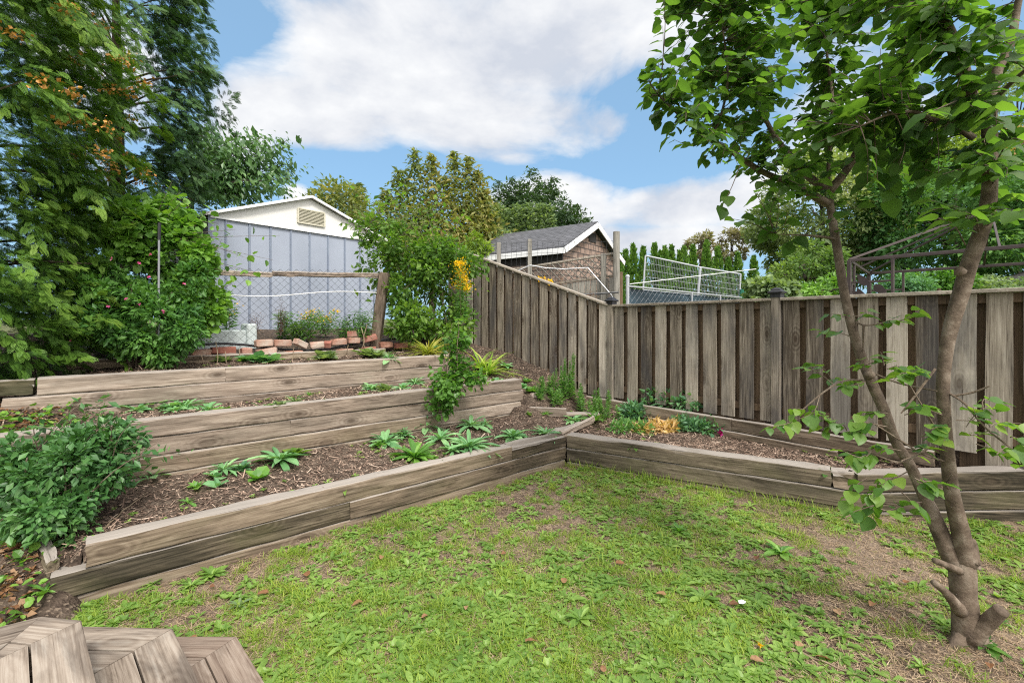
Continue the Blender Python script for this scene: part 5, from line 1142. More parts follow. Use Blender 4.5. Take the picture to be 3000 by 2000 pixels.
LS_ = addlimb(mt_, [(2800,1662,2.52),(2775,1608,2.53),(2732,1506,2.56),(2709,1455,2.58),(2663,1353,2.62),(2623,1297,2.65),(2589,1197,2.68),(2567,1151,2.70),(2537,1082,2.73),(2504,990,2.77),(2475,872,2.82),(2450,710,2.9),(2433,612,2.95),(2427,555,2.97)], [.045,.042,.036,.030,.026,.026,.027,.028,.028,.026,.024,.023,.022,.022], 12, 60)
RS_ = addlimb(mt_, [(2828,1655,2.5),(2816,1557,2.48),(2788,1455,2.46),(2778,1353,2.45),(2768,1251,2.44),(2766,1197,2.44),(2761,1121,2.43),(2774,1006,2.42),(2793,930,2.41),(2818,853,2.40),(2837,776,2.38),(2868,700,2.36),(2892,620,2.34),(2900,561,2.33),(2901,459,2.31),(2898,357,2.3)], [.048,.038,.032,.029,.028,.029,.033,.036,.035,.033,.032,.031,.031], 12, 64)
addlimb(mt_, [(2842,1895,2.5),(2835,1860,2.5),(2830,1812,2.5),(2822,1740,2.5),(2820,1680,2.5),(2826,1640,2.5)], [.082,.064,.058,.056,.058,.045], 14, 30)
# stubs, knobs, root flare
addlimb(mt_, [(2812,1672,2.47),(2775,1655,2.43),(2738,1641,2.38)], [.020,.015,.014], 9, 10)
addlimb(mt_, [(2815,1790,2.47),(2785,1750,2.44),(2762,1725,2.40),(2735,1705,2.38)], [.034,.023,.018,.015], 9, 12)
addlimb(mt_, [(2840,1870,2.48),(2885,1830,2.44),(2918,1800,2.40),(2935,1785,2.38)], [.05,.036,.033,.032], 10, 12)
addlimb(mt_, [(2835,1640,2.5),(2850,1600,2.5),(2845,1580,2.5)], [.05,.026,.018], 8, 8)
addlimb(mt_, [(2850,1660,2.5),(2862,1630,2.5)], [.035,.012], 8, 6)
for (dx, dy) in ((-60, 25), (40, 30), (-25, 45), (80, 20)): addlimb(mt_, [(2836,1850,2.5),(2838 + dx * .6,1880,2.48),(2838 + dx,1890 + dy,2.45)], [.05,.03,.012], 8, 8)
addlimb(mt_, [(2850,403,2.32),(2833,770,2.38),(2822,775,2.36)], [.0,.0,.0], 3, 4) if False else None
for (x, y, Y, r_) in ((2822,790,2.34,.026),(2556,1092,2.70,.030)): addlimb(mt_, [(x - 8, y + 8, Y), (x - 14, y - 2, Y - .01)], [r_, r_ * .7], 9, 5)
B = []
B.append(addlimb(mb, [(2898,357,2.3),(2861,316,2.31),(2800,168,2.34),(2759,66,2.38),(2718,0,2.4),(2640,-160,2.45)], [.028,.025,.022,.020,.016], 9))
B.append(addlimb(mb, [(2850,290,2.28),(2822,180,2.26),(2785,92,2.25),(2744,0,2.25),(2700,-120,2.3)], [.018,.020,.018,.012], 8))
B.append(addlimb(mb, [(2898,357,2.3),(2907,286,2.28),(2922,204,2.26),(2963,128,2.24),(2984,0,2.22),(3020,-140,2.2)], [.028,.023,.019,.015,.010], 9))
B.append(addlimb(mb, [(2431,600,2.96),(2361,561,2.92),(2310,536,2.9),(2234,505,2.87),(2157,454,2.84),(2080,408,2.82),(2004,352,2.8),(1930,280,2.8)], [.026,.022,.018,.014,.010,.005], 8))
B.append(addlimb(mb, [(2427,560,2.97),(2351,505,3.05),(2310,454,3.1),(2259,383,3.2),(2200,260,3.3),(2150,120,3.4)], [.026,.020,.016,.012,.006], 8))
B.append(addlimb(mb, [(2428,560,2.97),(2465,520,2.95),(2499,469,2.93),(2540,380,2.9),(2565,306,2.88),(2630,220,2.85),(2690,150,2.8)], [.028,.024,.020,.016,.012,.006], 8))
B.append(addlimb(mb, [(2427,555,2.97),(2427,485,2.95),(2435,400,2.95),(2440,280,3.0),(2420,140,3.05),(2400,0,3.1)], [.012,.011,.010,.008,.004], 7))
B.append(addlimb(mb, [(2851,403,2.3),(2795,367,2.28),(2734,352,2.25),(2680,325,2.22),(2600,335,2.2),(2520,370,2.2)], [.016,.014,.010,.007,.003], 7))
B.append(addlimb(mb, [(2446,700,2.88),(2400,692,2.85),(2330,688,2.8),(2270,686,2.78)], [.009,.007,.004,.002], 6, 16))
B.append(addlimb(mb, [(2080,408,2.82),(2110,350,2.8),(2140,230,2.78),(2115,80,2.75),(2105,-60,2.75)], [.009,.008,.007,.005,.003], 6, 20))
B.append(addlimb(mb, [(2905,300,2.28),(2955,250,2.2),(3010,200,2.1),(3060,170,2.0)], [.012,.010,.008,.004], 6, 16))
def sprig(P0, P1, n, size, mleaf, r0=.0035, sag=.02, t0=.2, mst=None):
    P0 = np.array(P0); P1 = np.array(P1); mid = (P0 + P1) / 2 + R.normal(size=3) * .03 + np.array([0, 0, sag]); Pn = limb(mst or mb, [P0, mid, P1], r0, .0012, 4, .0, 8)
    tt = t0 + (1 - t0) * (np.arange(n) + .5) / n; P = np.stack([np.interp(tt, np.linspace(0, 1, 8), Pn[:, i]) for i in range(3)], 1)
    d = nrm(P1 - P0); side = nrm(np.cross(d, [0, 0, 1.]) + 1e-6); sg = np.where(np.arange(n) % 2 == 0, 1, -1)[:, None]
    al = nrm(side * sg * .9 + d * .55 + np.array([0, 0, -.35]) + rdir(n) * .4); nor = nrm(np.array([0, 0, 1.]) + rdir(n) * .55)
    mleaf.inst(L_HEART[0], L_HEART[1], frames(al, nor, size * (1 + .22 * R.normal(size=n)).clip(.5, 1.4)), P + al * .012, R.random(n))
def nearest(P, lim):
    best = None
    for Bp in lim:
        D = np.linalg.norm(Bp - P, axis=1); i = D.argmin()
        if best is None or D[i] < best[0]: best = (D[i], Bp[i])
    return best[1]
def inpoly(x, y, poly):
    c = False; j = len(poly) - 1
    for i in range(len(poly)):
        if (poly[i][1] > y) != (poly[j][1] > y) and x < (poly[j][0] - poly[i][0]) * (y - poly[i][1]) / (poly[j][1] - poly[i][1]) + poly[i][0]: c = not c
        j = i
    return c
poly1 = [(1960,-250),(1915,60),(1990,130),(1890,190),(1880,290),(1930,400),(2040,430),(2060,500),(2170,520),(2200,600),(2300,640),(2440,600),(2560,560),(2700,560),(2760,420),(2700,300),(2760,120),(2700,-250)]
cnt = 0
while cnt < 600:
    x = 1870 + 930 * R.random(); y = -260 + 920 * R.random()
    if not inpoly(x, y, poly1): continue
    if x > 2450 and y > 430 and R.random() < .55: continue
    if y > 480 and R.random() < .35: continue
    Y = 2.35 + 1.15 * R.random() - .2 * (x > 2500); e = at(x, y, Y); b = nearest(e, B); L = np.linalg.norm(e - b)
    if L > .75: b = e + (b - e) * .75 / L
    k = int(6 + 5 * R.random()); sprig(b, e, k, .066 if x > 2500 else .060, ml); cnt += 1
for _ in range(95):
    x = 2700 + 330 * R.random(); y = -200 + 850 * R.random(); Y = 1.75 + .7 * R.random(); e = at(x, y, Y); b = nearest(e, B[:3] + [RS_[-20:]]); L = np.linalg.norm(e - b)
    if L > .5: b = e + (b - e) * .5 / L
    sprig(b, e, 7, .070, ml)
for (x, y, Y, k) in ((1925,60,2.7,3),(1965,30,2.7,4),(1900,215,2.7,5),(1890,300,2.7,5),(1960,405,2.75,5),(2060,470,2.8,4),(2110,610,2.8,4),(2140,640,2.8,3),(2260,690,2.78,5),(2320,715,2.8,4),(2210,640,2.8,5),(2520,600,2.5,4),(2600,590,2.4,5),(2680,560,2.3,5),(2560,470,2.4,5),(2480,660,2.8,5),(2700,480,2.3,6),(2750,520,2.2,4)):
    e = at(x, y, Y); b = nearest(e, B + [LS_[-15:], RS_[-20:]]); sprig(b, e, k, .075, ml, t0=.45)
mt_.build('trunk', M['bark'], nt_, loc=at(2830, 1885, 2.5), smooth=True); mb.build('branches', M['bark'], nt_, loc=at(2427, 555, 2.97), smooth=True); ml.build('crown', M['near'], nt_, loc=at(2427, 400, 2.97), smooth=True)
# low water sprouts on the stems
ms = MB(); ml2 = MB()
SP = [((2470,930),(2428,918),3,2.72),((2500,925),(2535,905),3,2.7),((2490,985),(2405,968),5,2.7),((2530,955),(2625,930),4,2.6),((2600,945),(2705,900),6,2.55),((2440,1120),(2370,1065),5,2.65),((2440,1125),(2350,1080),3,2.6),((2528,1112),(2440,1108),4,2.68),((2535,1118),(2475,1125),5,2.6),
      ((2400,1160),(2300,1235),7,2.55),((2350,1200),(2310,1260),5,2.5),((2320,1235),(2245,1250),4,2.5),((2560,1060),(2530,1050),5,2.5),((2590,1070),(2580,1030),5,2.5),((2600,1080),(2690,1090),6,2.4),((2640,1110),(2700,1070),6,2.35),((2660,1100),(2610,1120),5,2.4),
      ((2440,1225),(2405,1270),2,2.5),((2450,1240),(2420,1215),5,2.5),((2480,1260),(2400,1250),3,2.5),((2600,1210),(2520,1215),6,2.45),((2650,1215),(2690,1190),5,2.4),((2760,1215),(2700,1200),5,2.35),((2560,1260),(2480,1270),6,2.45),((2600,1250),(2520,1240),6,2.4),
      ((2560,1310),(2470,1320),7,2.4),((2580,1330),(2500,1350),6,2.4),((2640,1320),(2580,1300),6,2.35),((2640,1350),(2700,1310),6,2.35),((2660,1380),(2580,1400),6,2.35),((2680,1400),(2740,1430),6,2.3),((2690,1440),(2780,1420),6,2.3),((2600,1400),(2540,1450),6,2.35),((2570,1440),(2560,1520),6,2.35),((2560,1480),(2500,1500),5,2.3),((2580,1490),(2640,1480),4,2.35),
      ((2540,1400),(2480,1470),4,2.35),((2800,1230),(2850,1190),4,2.3),((2830,1250),(2900,1200),5,2.3),((2840,1270),(2900,1260),5,2.25),((2860,1300),(2930,1330),6,2.25),((2880,1200),(2960,1190),4,2.2),((2900,1250),(2990,1240),5,2.2),((2920,1330),(2990,1370),4,2.2),((2960,1280),(3010,1300),4,2.1),((2770,1290),(2730,1270),4,2.35),((2700,1280),(2760,1250),5,2.35),((2640,1440),(2700,1500),4,2.3)]
for (a, b, k, Y) in SP:
    sprig(at(*a, Y), at(*b, Y - .05 + .1 * R.random()), k + 2, .057, ml2, r0=.003, sag=.01, mst=ms)
for pts in ([(2740,1300,2.45),(2640,1360,2.4),(2560,1330,2.4)],[(2775,1353,2.45),(2700,1330,2.4),(2640,1290,2.4),(2560,1240,2.45)],[(2550,1090,2.7),(2640,1125,2.6),(2745,1145,2.42)],[(2535,1115,2.72),(2480,1110,2.65),(2420,1140,2.6),(2340,1210,2.55)],[(2775,1148,2.42),(2830,1180,2.35),(2880,1250,2.3),(2960,1310,2.2)],[(2770,1300,2.45),(2720,1220,2.4),(2660,1120,2.4)],[(2496,935,2.8),(2530,955,2.7),(2600,945,2.6)],[(2530,953,2.7),(2528,1030,2.72)],[(2740,1080,2.42),(2680,1160,2.4),(2640,1210,2.4)],[(2785,1440,2.46),(2770,1420,2.42),(2790,1390,2.38)],[(2560,1470,2.4),(2640,1480,2.45),(2700,1470,2.5)],[(2790,1160,2.4),(2850,1150,2.35),(2900,1130,2.3)]):
    addlimb(ms, pts, [.006,.005,.0035], 5, 14)
ms.build('sprout_stems', M['bark'], nt_, loc=at(2700, 1300, 2.4)); ml2.build('sprout_leaves', M['nearbright'], nt_, loc=at(2700, 1300, 2.4), smooth=True)
# ================================================================ dark bush in the near left
shrub('dark_bush', 'bushy blue-green shrub spilling over the left ends of the timber walls', 'shrub', (-3.35, 3.15, .25),
      [eb(20,300,1300,1450,3.15,.3), eb(60,290,1400,1560,3.1,.26), eb(20,200,1250,1380,3.3,.28), eb(180,380,1240,1370,3.35,.26), eb(250,390,1330,1430,3.3,.2), eb(-60,110,1350,1480,3.2,.25), eb(120,260,1480,1590,3.05,.2)], 6400, .050, 'lilac', L_SMALL, stems=26, k=12, cr=.42, ws=1.15,
      tips=[at(x, y, 3.2 + .4 * R.random()) for x, y in ((60,1240),(130,1200),(200,1215),(240,1180),(280,1170),(330,1160),(350,1210),(390,1230),(430,1270),(470,1290),(440,1330),(500,1330),(560,1330),(440,1380),(30,1270),(300,1200),(160,1240),(20,1330),(410,1300),(330,1250),(380,1400),(250,1210))], tipn=18, tsize=.055, rst=.006)
# leafy sprig growing over the middle wall
shrub('leafy_sprig', 'fresh green leafy sprig growing tall in front of the middle timber wall', 'shrub', hit(1295, 1245),
      [eb(1235,1330,1150,1235,5.55,.12), eb(1310,1372,965,1050,5.7,.07), eb(1250,1370,1090,1180,5.5,.14), eb(1260,1420,1060,1140,5.6,.16), eb(1300,1400,1040,1110,5.65,.14)], 1200, .055, 'lush', L_ROUND, stems=10, k=8, cr=.4,
      tips=[at(x, y, 5.6 + .2 * R.random()) for x, y in ((1340,930),(1360,940),(1325,945),(1310,985),(1370,985),(1345,960),(1290,1010),(1350,1010),(1400,1060),(1430,1090),(1420,1130),(1250,1080),(1330,1000),(1300,1040),(1375,1030),(1440,1120),(1290,1230),(1270,1240))], tipn=15, tsize=.06, rst=.006)
# ================================================================ rosette plants in the beds
def rosplant(px, py, L, n, mat, lab, tmpl=None, elev=(.12, 1.1), heads=1, stem=0, w=1.0, grp='leafy rosette plants in the terraced beds', nm='rosette_plant', cat='garden plant'):
    if 1160 < py < 1205: py += 16
    P = hit(px, py); tmpl = tmpl or L_LONG; n = int(n * 1.7); w = w * (.62 + .35 * R.random()) if tmpl is L_LONG else w; L = L * (.7 if 'out of the lawn' in str(grp) else .9); t = None; m = MB(); L = L * (1.25 if 1100 < py < 1225 else 1.6 if 1205 < py < 1440 and px > 800 else 1.35 if py < 1440 else 1)
    for h_ in range(heads):
        off = np.array([0, 0, 0.]) if h_ == 0 else np.append(R.normal(size=2) * L * .55, 0); fr_ = ros(m, n, L * (1 if h_ == 0 else .75), tmpl, elev, w); m.inst(tmpl[0], tmpl[1], fr_, np.repeat((P + off + np.array([0, 0, .008]))[None], n, 0), R.random(n))
    if stem:
        for z in np.linspace(.2, 1, 7):
            fr_ = ros(m, 5, L * (.75 - .5 * z), tmpl, (.4, .9), w); m.inst(tmpl[0], tmpl[1], fr_, np.repeat((P + np.array([.01 * z, 0, stem * z]))[None], 5, 0), R.random(5))
        m.tube([P, P + np.array([.01, 0, stem])], .006, 5, .4)
    o = m.build(nm, M[mat], None, loc=P); tag(o, lab, cat, grp)
RP = [(820,1352,.17,17,'rosette','silvery green rosette alone in the middle of the lowest bed',None,1,0),
 (1215,1345,.20,20,'rosbright','bright yellow-green rosette overlapping the front wall top',L_LONG,1,0),(1130,1300,.15,16,'rosette','rosette left behind the bright yellow-green one',None,1,0),(1375,1315,.20,20,'rosette','wide grey-green rosette leaning over the front wall',None,1,0),(1290,1290,.16,14,'rosette','rosette between the bright one and the wide grey one',None,1,0),
 (1250,1255,.15,14,'rosette','leafy plant with an upright stem above the other rosettes',None,1,.33),(1183,1280,.11,12,'rosette','small dark plant close to the middle wall',None,1,.10),(1500,1285,.15,16,'rosette','grey-green double rosette second from the bed corner',None,2,0),(1600,1275,.14,16,'rosette','compact grey-green rosette nearest the bed corner',None,1,0),
 (1380,1250,.15,12,'rosette','small rosette at the foot of the leafy sprig',None,1,0),(1330,1325,.13,12,'rosette','rosette squeezed in front of the middle ones',None,1,0),
 (655,1380,.14,13,'rosette','dark green tuft with one tall leaf in front of the middle wall',None,1,0),(710,1378,.10,14,'peony','dark crinkled plant beside the tall-leaved tuft',L_SMALL,1,0),(450,1400,.11,7,'rosette','flat plant near the dark bush',L_SPOON,1,0),
 (635,1400,.09,4,'rosette','small pale round-leaved seedling in the lowest bed',L_ROUND,1,0),(755,1405,.10,6,'rosbright','light green seedling left of the lone rosette',L_ROUND,1,0),(640,1425,.08,4,'rosette','seedling with one big round leaf',L_ROUND,1,0),(550,1475,.08,9,'rosbright','small bright green tuft by the front wall',None,1,0),(575,1430,.07,7,'rosbright','thin green sprout near the front wall middle left',L_SMALL,1,0),(865,1335,.10,8,'mul','low leafy weed behind the lone rosette',L_ROUND,1,.05),
 (1110,1310,.08,8,'rosbright','yellowish seedling left of the rosettes',L_SMALL,1,.06),(960,1300,.07,6,'rosbright','tiny sprout at the foot of the middle wall',L_SMALL,1,.05),(1420,1245,.09,9,'rosette','short tuft right of the leafy sprig',None,1,0),
 (450,1180,.15,14,'rosette','broad-leaved plant left in the middle bed',L_SPOON,2,0),(500,1185,.14,12,'rosette','broad-leaved plant under the top wall joint',L_SPOON,2,0),(545,1180,.17,12,'rosette','broad-leaved plant with one upright leaf',L_LONG,1,0),(610,1188,.12,12,'rosette','leafy plant at the right of the broad-leaved group',L_SPOON,1,0),(650,1195,.09,10,'mul','small light weed right of the broad-leaved group',L_ROUND,1,.03),(400,1190,.12,10,'rosette','plant at the left of the broad-leaved group',L_SPOON,1,0),
 (765,1188,.15,11,'rosette','upright tuft at the centre of the middle bed',L_LONG,1,0),(820,1180,.11,12,'sage','low sage-green plant beside the upright tuft',L_ROUND,1,0),(865,1165,.13,14,'sage','pale pointed plant in the middle bed',None,1,0),(905,1160,.08,8,'rosbright','thin green weed right of the pale pointed plant',L_THIN,1,0),
 (1085,1140,.13,13,'rosette','leafy plant left of the dark tuft in the middle bed',L_SPOON,2,0),(1140,1115,.15,15,'rosette','tall dark tuft against the top wall',None,1,.08),(1130,1145,.13,10,'sage','flat round leaves on the edge of the middle wall',L_ROUND,2,0),(1215,1125,.16,15,'rosette','dark rosette left of the leafy sprig in the middle bed',None,1,0),(1180,1140,.12,10,'rosette','small plant between the two dark tufts',L_SPOON,1,0),(1450,1125,.14,14,'rosette','leafy plant at the right end of the middle bed',L_SPOON,2,0),(1400,1135,.13,12,'lush','green plant at the foot of the strap-leaved clump',L_ROUND,2,0),
 (650,1063,.14,9,'sage','single round leaf patch at the wall joint',L_ROUND,1,0),(752,1060,.17,11,'rosette','plant with round leaves left in the top bed',L_ROUND,2,.04),(710,1062,.12,9,'lush','small green plant left of the round leaves in the top bed',L_SMALL,1,.03),(950,1050,.17,11,'sage','grey round-leaved plant at the centre of the top bed',L_ROUND,2,.05),(1075,1043,.17,13,'sage','big round-leaved plant right in the top bed',L_ROUND,3,.06),(1130,1045,.11,13,'sage','small pointed plant beside the big round-leaved one',L_SMALL,1,0),
 (1530,1135,.10,9,'rosette','small dark plant above the end of the middle wall',L_ROUND,1,0),(1590,1125,.10,12,'iris','low grassy tuft at the foot of the raked fence',L_STRAP,1,0),(1500,1100,.11,14,'iris','low green tuft between the fence boards and strap leaves',L_STRAP,1,0)]
for (px, py, L, n, mt, lab, tm, hd, stm) in RP: rosplant(px, py, L, n, mt, lab, tm, heads=hd, stem=stm)
rosplant(1255, 1045, .36, 60, 'daylily', 'yellowing daylily clump at the end of the top wall', L_STRAP, (.5, 1.45), grp=None, nm='daylily', w=1.3)
rosplant(1430, 1100, .42, 26, 'iris', 'strap-leaved clump with orange tips beside the leafy sprig', L_STRAP, (.5, 1.45), grp=None, nm='iris_clump', w=1.9)
rosplant(1405, 1085, .38, 16, 'iris', 'upright strap leaves behind the orange-tipped clump', L_STRAP, (.8, 1.5), grp=None, nm='iris_clump', w=1.9)
for a in ((1560,1150,.12,12,'lush','leafy weed on the bare slope beside the stone',L_ROUND),(1545,1120,.10,10,'gold','small bright weed higher on the slope by the fence',L_SMALL),(1620,1200,.10,12,'gold','grassy weed at the low edging board',L_THIN),(1480,1075,.11,14,'rosette','dark weed under the raked fence boards',L_SPOON),(1550,1200,.07,8,'mul','seedling beside the low edging board',L_SMALL)):
    rosplant(a[0], a[1], a[2], a[3], a[4], a[5], a[6], grp=None, nm='small_weed', cat='weed')
# goldenrod-like clumps by the fence
def whorl(lab, spots, hs, mat='gold', grp='feathery green weed clumps before the raked fence', size=.075):
    b = hit(*spots[0]); t = thing('feathery_weed', lab, 'weed', b, grp); ms = MB(); ml = MB()
    for (px, py), h in zip(spots, hs):
        for q in range(3):
            P = hit(px + R.normal() * 12, py + R.normal() * 4); hh = h * (.8 + .3 * R.random()); e = P + np.array([R.normal() * .04, R.normal() * .04, hh]); ms.tube([P, (P + e) / 2 + R.normal(size=3) * .01, e], [.004, .003, .0015], 4, .4)
            k = int(110 * hh / .4); tt = .08 + .92 * R.random(k) ** .85; PP = P + (e - P) * tt[:, None]; ph = R.random(k) * 6.28; out = np.stack([np.cos(ph), np.sin(ph), .25 + .9 * tt], 1)
            sz = size * (1.15 - .75 * tt); ml.inst(L_THIN[0], L_THIN[1], frames(nrm(out), np.stack([-np.cos(ph) * .5, -np.sin(ph) * .5, np.ones(k)], 1), sz, 1.35), PP, R.random(k))
    ms.build('stems', M['stem'], t, loc=b); ml.build('foliage', M[mat], t, loc=b)
whorl('tall spire of feathery green weed against the raked fence', [(1655,1165),(1668,1160),(1645,1170),(1685,1170)], [.56,.60,.42,.40])
whorl('feathery weed left of the tall spire', [(1600,1165),(1622,1160),(1585,1180),(1610,1185),(1640,1190)], [.30,.34,.22,.22,.25])
whorl('feathery weed clump right of the tall spire near the corner post', [(1710,1190),(1740,1200),(1770,1205),(1760,1225),(1790,1225),(1730,1225),(1695,1210)], [.33,.30,.30,.25,.22,.24,.3])
rosplant(1740, 1238, .16, 14, 'lush', 'broad green dock leaves by the broken plank', L_LONG, (.4, 1.3), grp=None, nm='dock_plant', cat='weed')
rosplant(1680, 1235, .13, 16, 'rosette', 'low leafy weed behind the split plank', L_LONG, (.2, .9), grp=None, nm='dock_plant', cat='weed')
rosplant(1600, 1215, .10, 12, 'gold', 'thin green weeds on the low edging board', L_THIN, (.2, 1.2), grp=None, nm='small_weed', cat='weed')
# peony-like foliage, dried straw leaves, magenta flowers in the right bed
def lowpatch(nm, lab, cat, spots, rad, h, n, size, mat, tmpl, ws=1.3, droop=.2):
    b = hit(*spots[0]); m = MB()
    for s in spots:
        P = hit(*s); q = n // len(spots); d = rdir(q); d[:, 2] = abs(d[:, 2]); PP = P + d * np.array([rad, rad, h]) * (R.random(q) ** .4)[:, None]; leaves(m, PP, nrm(d + np.array([0, 0, .3])), size, tmpl, droop, ws=ws)
    o = m.build(nm, M[mat], None, loc=b); tag(o, lab, cat); return o
lowpatch('peony_plant', 'blue-green cut-leaved plant behind the straw coloured leaves', 'garden plant', [(1880,1230),(1920,1225),(1960,1222),(2000,1225),(2030,1240),(1850,1225)], .16, .22, 900, .10, 'peony', L_THIN, 2.0)
lowpatch('peony_plant', 'blue-green low foliage near the magenta flowers', 'garden plant', [(2030,1262),(2060,1265),(2090,1268),(2000,1255)], .13, .16, 500, .08, 'peony', L_THIN, 2.0)
lowpatch('low_weed', 'light green low weeds beside the broken plank in the right bed', 'weed', [(1830,1255),(1860,1262),(1810,1262),(1890,1265)], .12, .12, 420, .07, 'gold', L_THIN, 1.6)
lowpatch('dried_leaves', 'heap of straw coloured withered leaves in the right bed', 'dry leaves', [(1880,1268),(1910,1264),(1940,1266),(1965,1262),(1990,1252),(1925,1255)], .09, .11, 420, .095, 'straw', L_THIN, 1.9, .5)
for (px, py, z, lab) in ((2048,1207,.0,'magenta flower by the sill beam'),(2112,1262,.05,'magenta flower, the lower one in the right bed')):
    P = at(px, py, hit(px, py + 14)[1]); m = MB()
    for q in range(3): c = P + R.normal(size=3) * .018; leaves(m, np.repeat(c[None], 9, 0), rdir(9) + np.array([0, -.5, .3]), .032, L_ROUND, 0, ws=1.5)
    g = hit(px, py + 20); m.tube([g, (g + P) / 2, P], .003, 4, .1); o = m.build('magenta_flower', M['magenta'], None, loc=P); tag(o, lab, 'flower')
P = hit(1570, 1160); m = MB(); m.box((-.09, -.06, -.04), (.09, .06, .05), bev=.025); m.v[0] += R.normal(size=m.v[0].shape) * .008; o = m.build('stone', simple('pale_pink_stone', [(.30, .23, .20), (.42, .35, .31)], 6, .85, .5), None, loc=P, rotz=.4, world=False); tag(o, 'pale pinkish stone at the end of the middle wall', 'stone')

# ================================================================ lawn: grass, weeds, thatch (too many to count)
def lawnpts(n):
    out = []
    while sum(len(a) for a in out) < n:
        Y = 1.45 + 4.6 * R.random(n) ** 1.25; k = -1.14 + 2.65 * R.random(n); X = k * Y; u = N2[0] * X + N2[1] * Y
        ok = (lin_side(X, Y, C0, B1) < -.0) & (u < 3.82) | (lin_side(X, Y, B1, B2) < 0) & (X > B1[0] - .1)
        ok &= ~((X < -.62 - .0) & (X + Y < .93) & (Y < 2.26)); ok &= (Hraw(X, Y) < .05)
        ok &= u < np.where(X < .6, 3.80, 99); out.append(np.stack([X[ok], Y[ok]], 1))
    return np.concatenate(out)[:n]
LZ = lambda x, y: (fbm(x, y, 1.5, 1) - .5) * .05
def green(x, y):
    g = .52 + 1.9 * (fbm(x, y, 1.1, 5) - .5) + .9 * (vnoise(x, y, 4.0, 8) - .5)
    d = np.hypot(x - 2.3, y - 2.3); g -= .85 * np.exp(-(d / 1.15) ** 2); d = np.hypot(x + 1.9, y - 2.9); g -= .3 * np.exp(-(d / .7) ** 2)
    g -= .25 * np.exp(-((x - 1.3) ** 2 + (y - 1.6) ** 2) / .35)
    g += .3 * np.exp(-((x + .2) ** 2 + (y - 1.8) ** 2) / 1.2); return g
P2 = lawnpts(420000); g = green(P2[:, 0], P2[:, 1]); tuft = vnoise(P2[:, 0], P2[:, 1], 9, 11); keep = R.random(len(P2)) < np.clip(g * .9 + (tuft - .5) * 1.3, .015, 1); P2 = P2[keep]; n = len(P2); tuft = tuft[keep]
BL_T = (np.array([[-.5, 0, 0], [.5, 0, 0], [.38, .55, .10], [-.38, .55, .10], [0, 1, .38]]) * np.array([.09, 1, 1]), np.array([[0, 1, 2], [0, 2, 3], [3, 2, 4]]))
ph = R.random(n) * 6.28; el = .35 + .95 * R.random(n); al = np.stack([np.cos(ph) * np.cos(el), np.sin(ph) * np.cos(el), np.sin(el)], 1); nor = np.stack([-np.cos(ph) * np.sin(el), -np.sin(ph) * np.sin(el), np.cos(el)], 1) * -1
sz = (.016 + .040 * R.random(n) ** 2) * (1 + .9 * np.clip(tuft - .6, 0, 1) * 2)
m = MB(); m.inst(BL_T[0], BL_T[1], frames(al, nor, sz, np.full(n, .042 / .045)), np.column_stack([P2, LZ(P2[:, 0], P2[:, 1])]), np.clip(.15 + .7 * R.random(n), 0, 1))
o = m.build('grass', M['grass'], None); tag(o, 'patchy green lawn grass', None, kind='stuff')
n = 120000; P2 = lawnpts(n); ph = R.random(n) * 6.28; el = np.abs(R.normal(size=n)) * .22; al = np.stack([np.cos(ph) * np.cos(el), np.sin(ph) * np.cos(el), np.sin(el)], 1)
m = MB(); m.inst(np.array([[-.5, 0, 0], [.5, 0, 0], [0, 1, 0]]) * np.array([.07, 1, 1]), np.array([[0, 1, 2]]), frames(al, np.array([0, 0, 1.]) + rdir(n) * .5, .02 + .035 * R.random(n), np.full(n, 1.)), np.column_stack([P2, LZ(P2[:, 0], P2[:, 1]) + .002 + .008 * R.random(n)]), R.random(n))
o = m.build('dry_thatch', M['thatch'], None); tag(o, 'dry brown thatch between the grass', None, kind='stuff')
P2 = lawnpts(13000); g = green(P2[:, 0], P2[:, 1]); w_ = vnoise(P2[:, 0], P2[:, 1], 3.0, 15); keep = R.random(len(P2)) < np.clip(.25 + g * .6 + (w_ - .5) * 1.2, .05, 1); P2 = P2[keep]; m = MB()
for (lo, hi, tm, nl, s0, ws, elr) in ((0, .45, L_LONG, 7, .046, 1.25, (.15, .75)), (.45, .8, L_SPOON, 6, .037, 1.2, (.1, .7)), (.8, 1., L_ROUND, 6, .028, .9, (.2, .9))):
    kk = R.random(len(P2)); sel = P2[(kk >= lo) & (kk < hi)] if hi < 1 else P2[kk >= lo]
    q = len(sel); ph = (np.arange(nl)[None] * 2.4 + R.random((q, 1)) * 6.28 + R.normal(size=(q, nl)) * .25).ravel(); el = (elr[0] + (elr[1] - elr[0]) * R.random((q, nl))).ravel()
    al = np.stack([np.cos(ph) * np.cos(el), np.sin(ph) * np.cos(el), np.sin(el)], 1); nor = np.stack([-np.cos(ph) * np.sin(el), -np.sin(ph) * np.sin(el), np.cos(el)], 1) + rdir(q * nl) * .15
    big = np.repeat(.6 + .9 * R.random(q) ** 1.5, nl); sz = s0 * big * (.75 + .5 * R.random(q * nl)); PP = np.repeat(sel, nl, 0); tint = np.clip(np.repeat(R.random(q), nl) * .7 + .3 * R.random(q * nl), 0, 1)
    m.inst(tm[0], tm[1], frames(al, nor, sz, ws), np.column_stack([PP, LZ(PP[:, 0], PP[:, 1]) + .006]), tint)
o = m.build('lawn_weeds', M['weed'], None); tag(o, 'low broad-leaved weeds mixed through the lawn', None, kind='stuff')
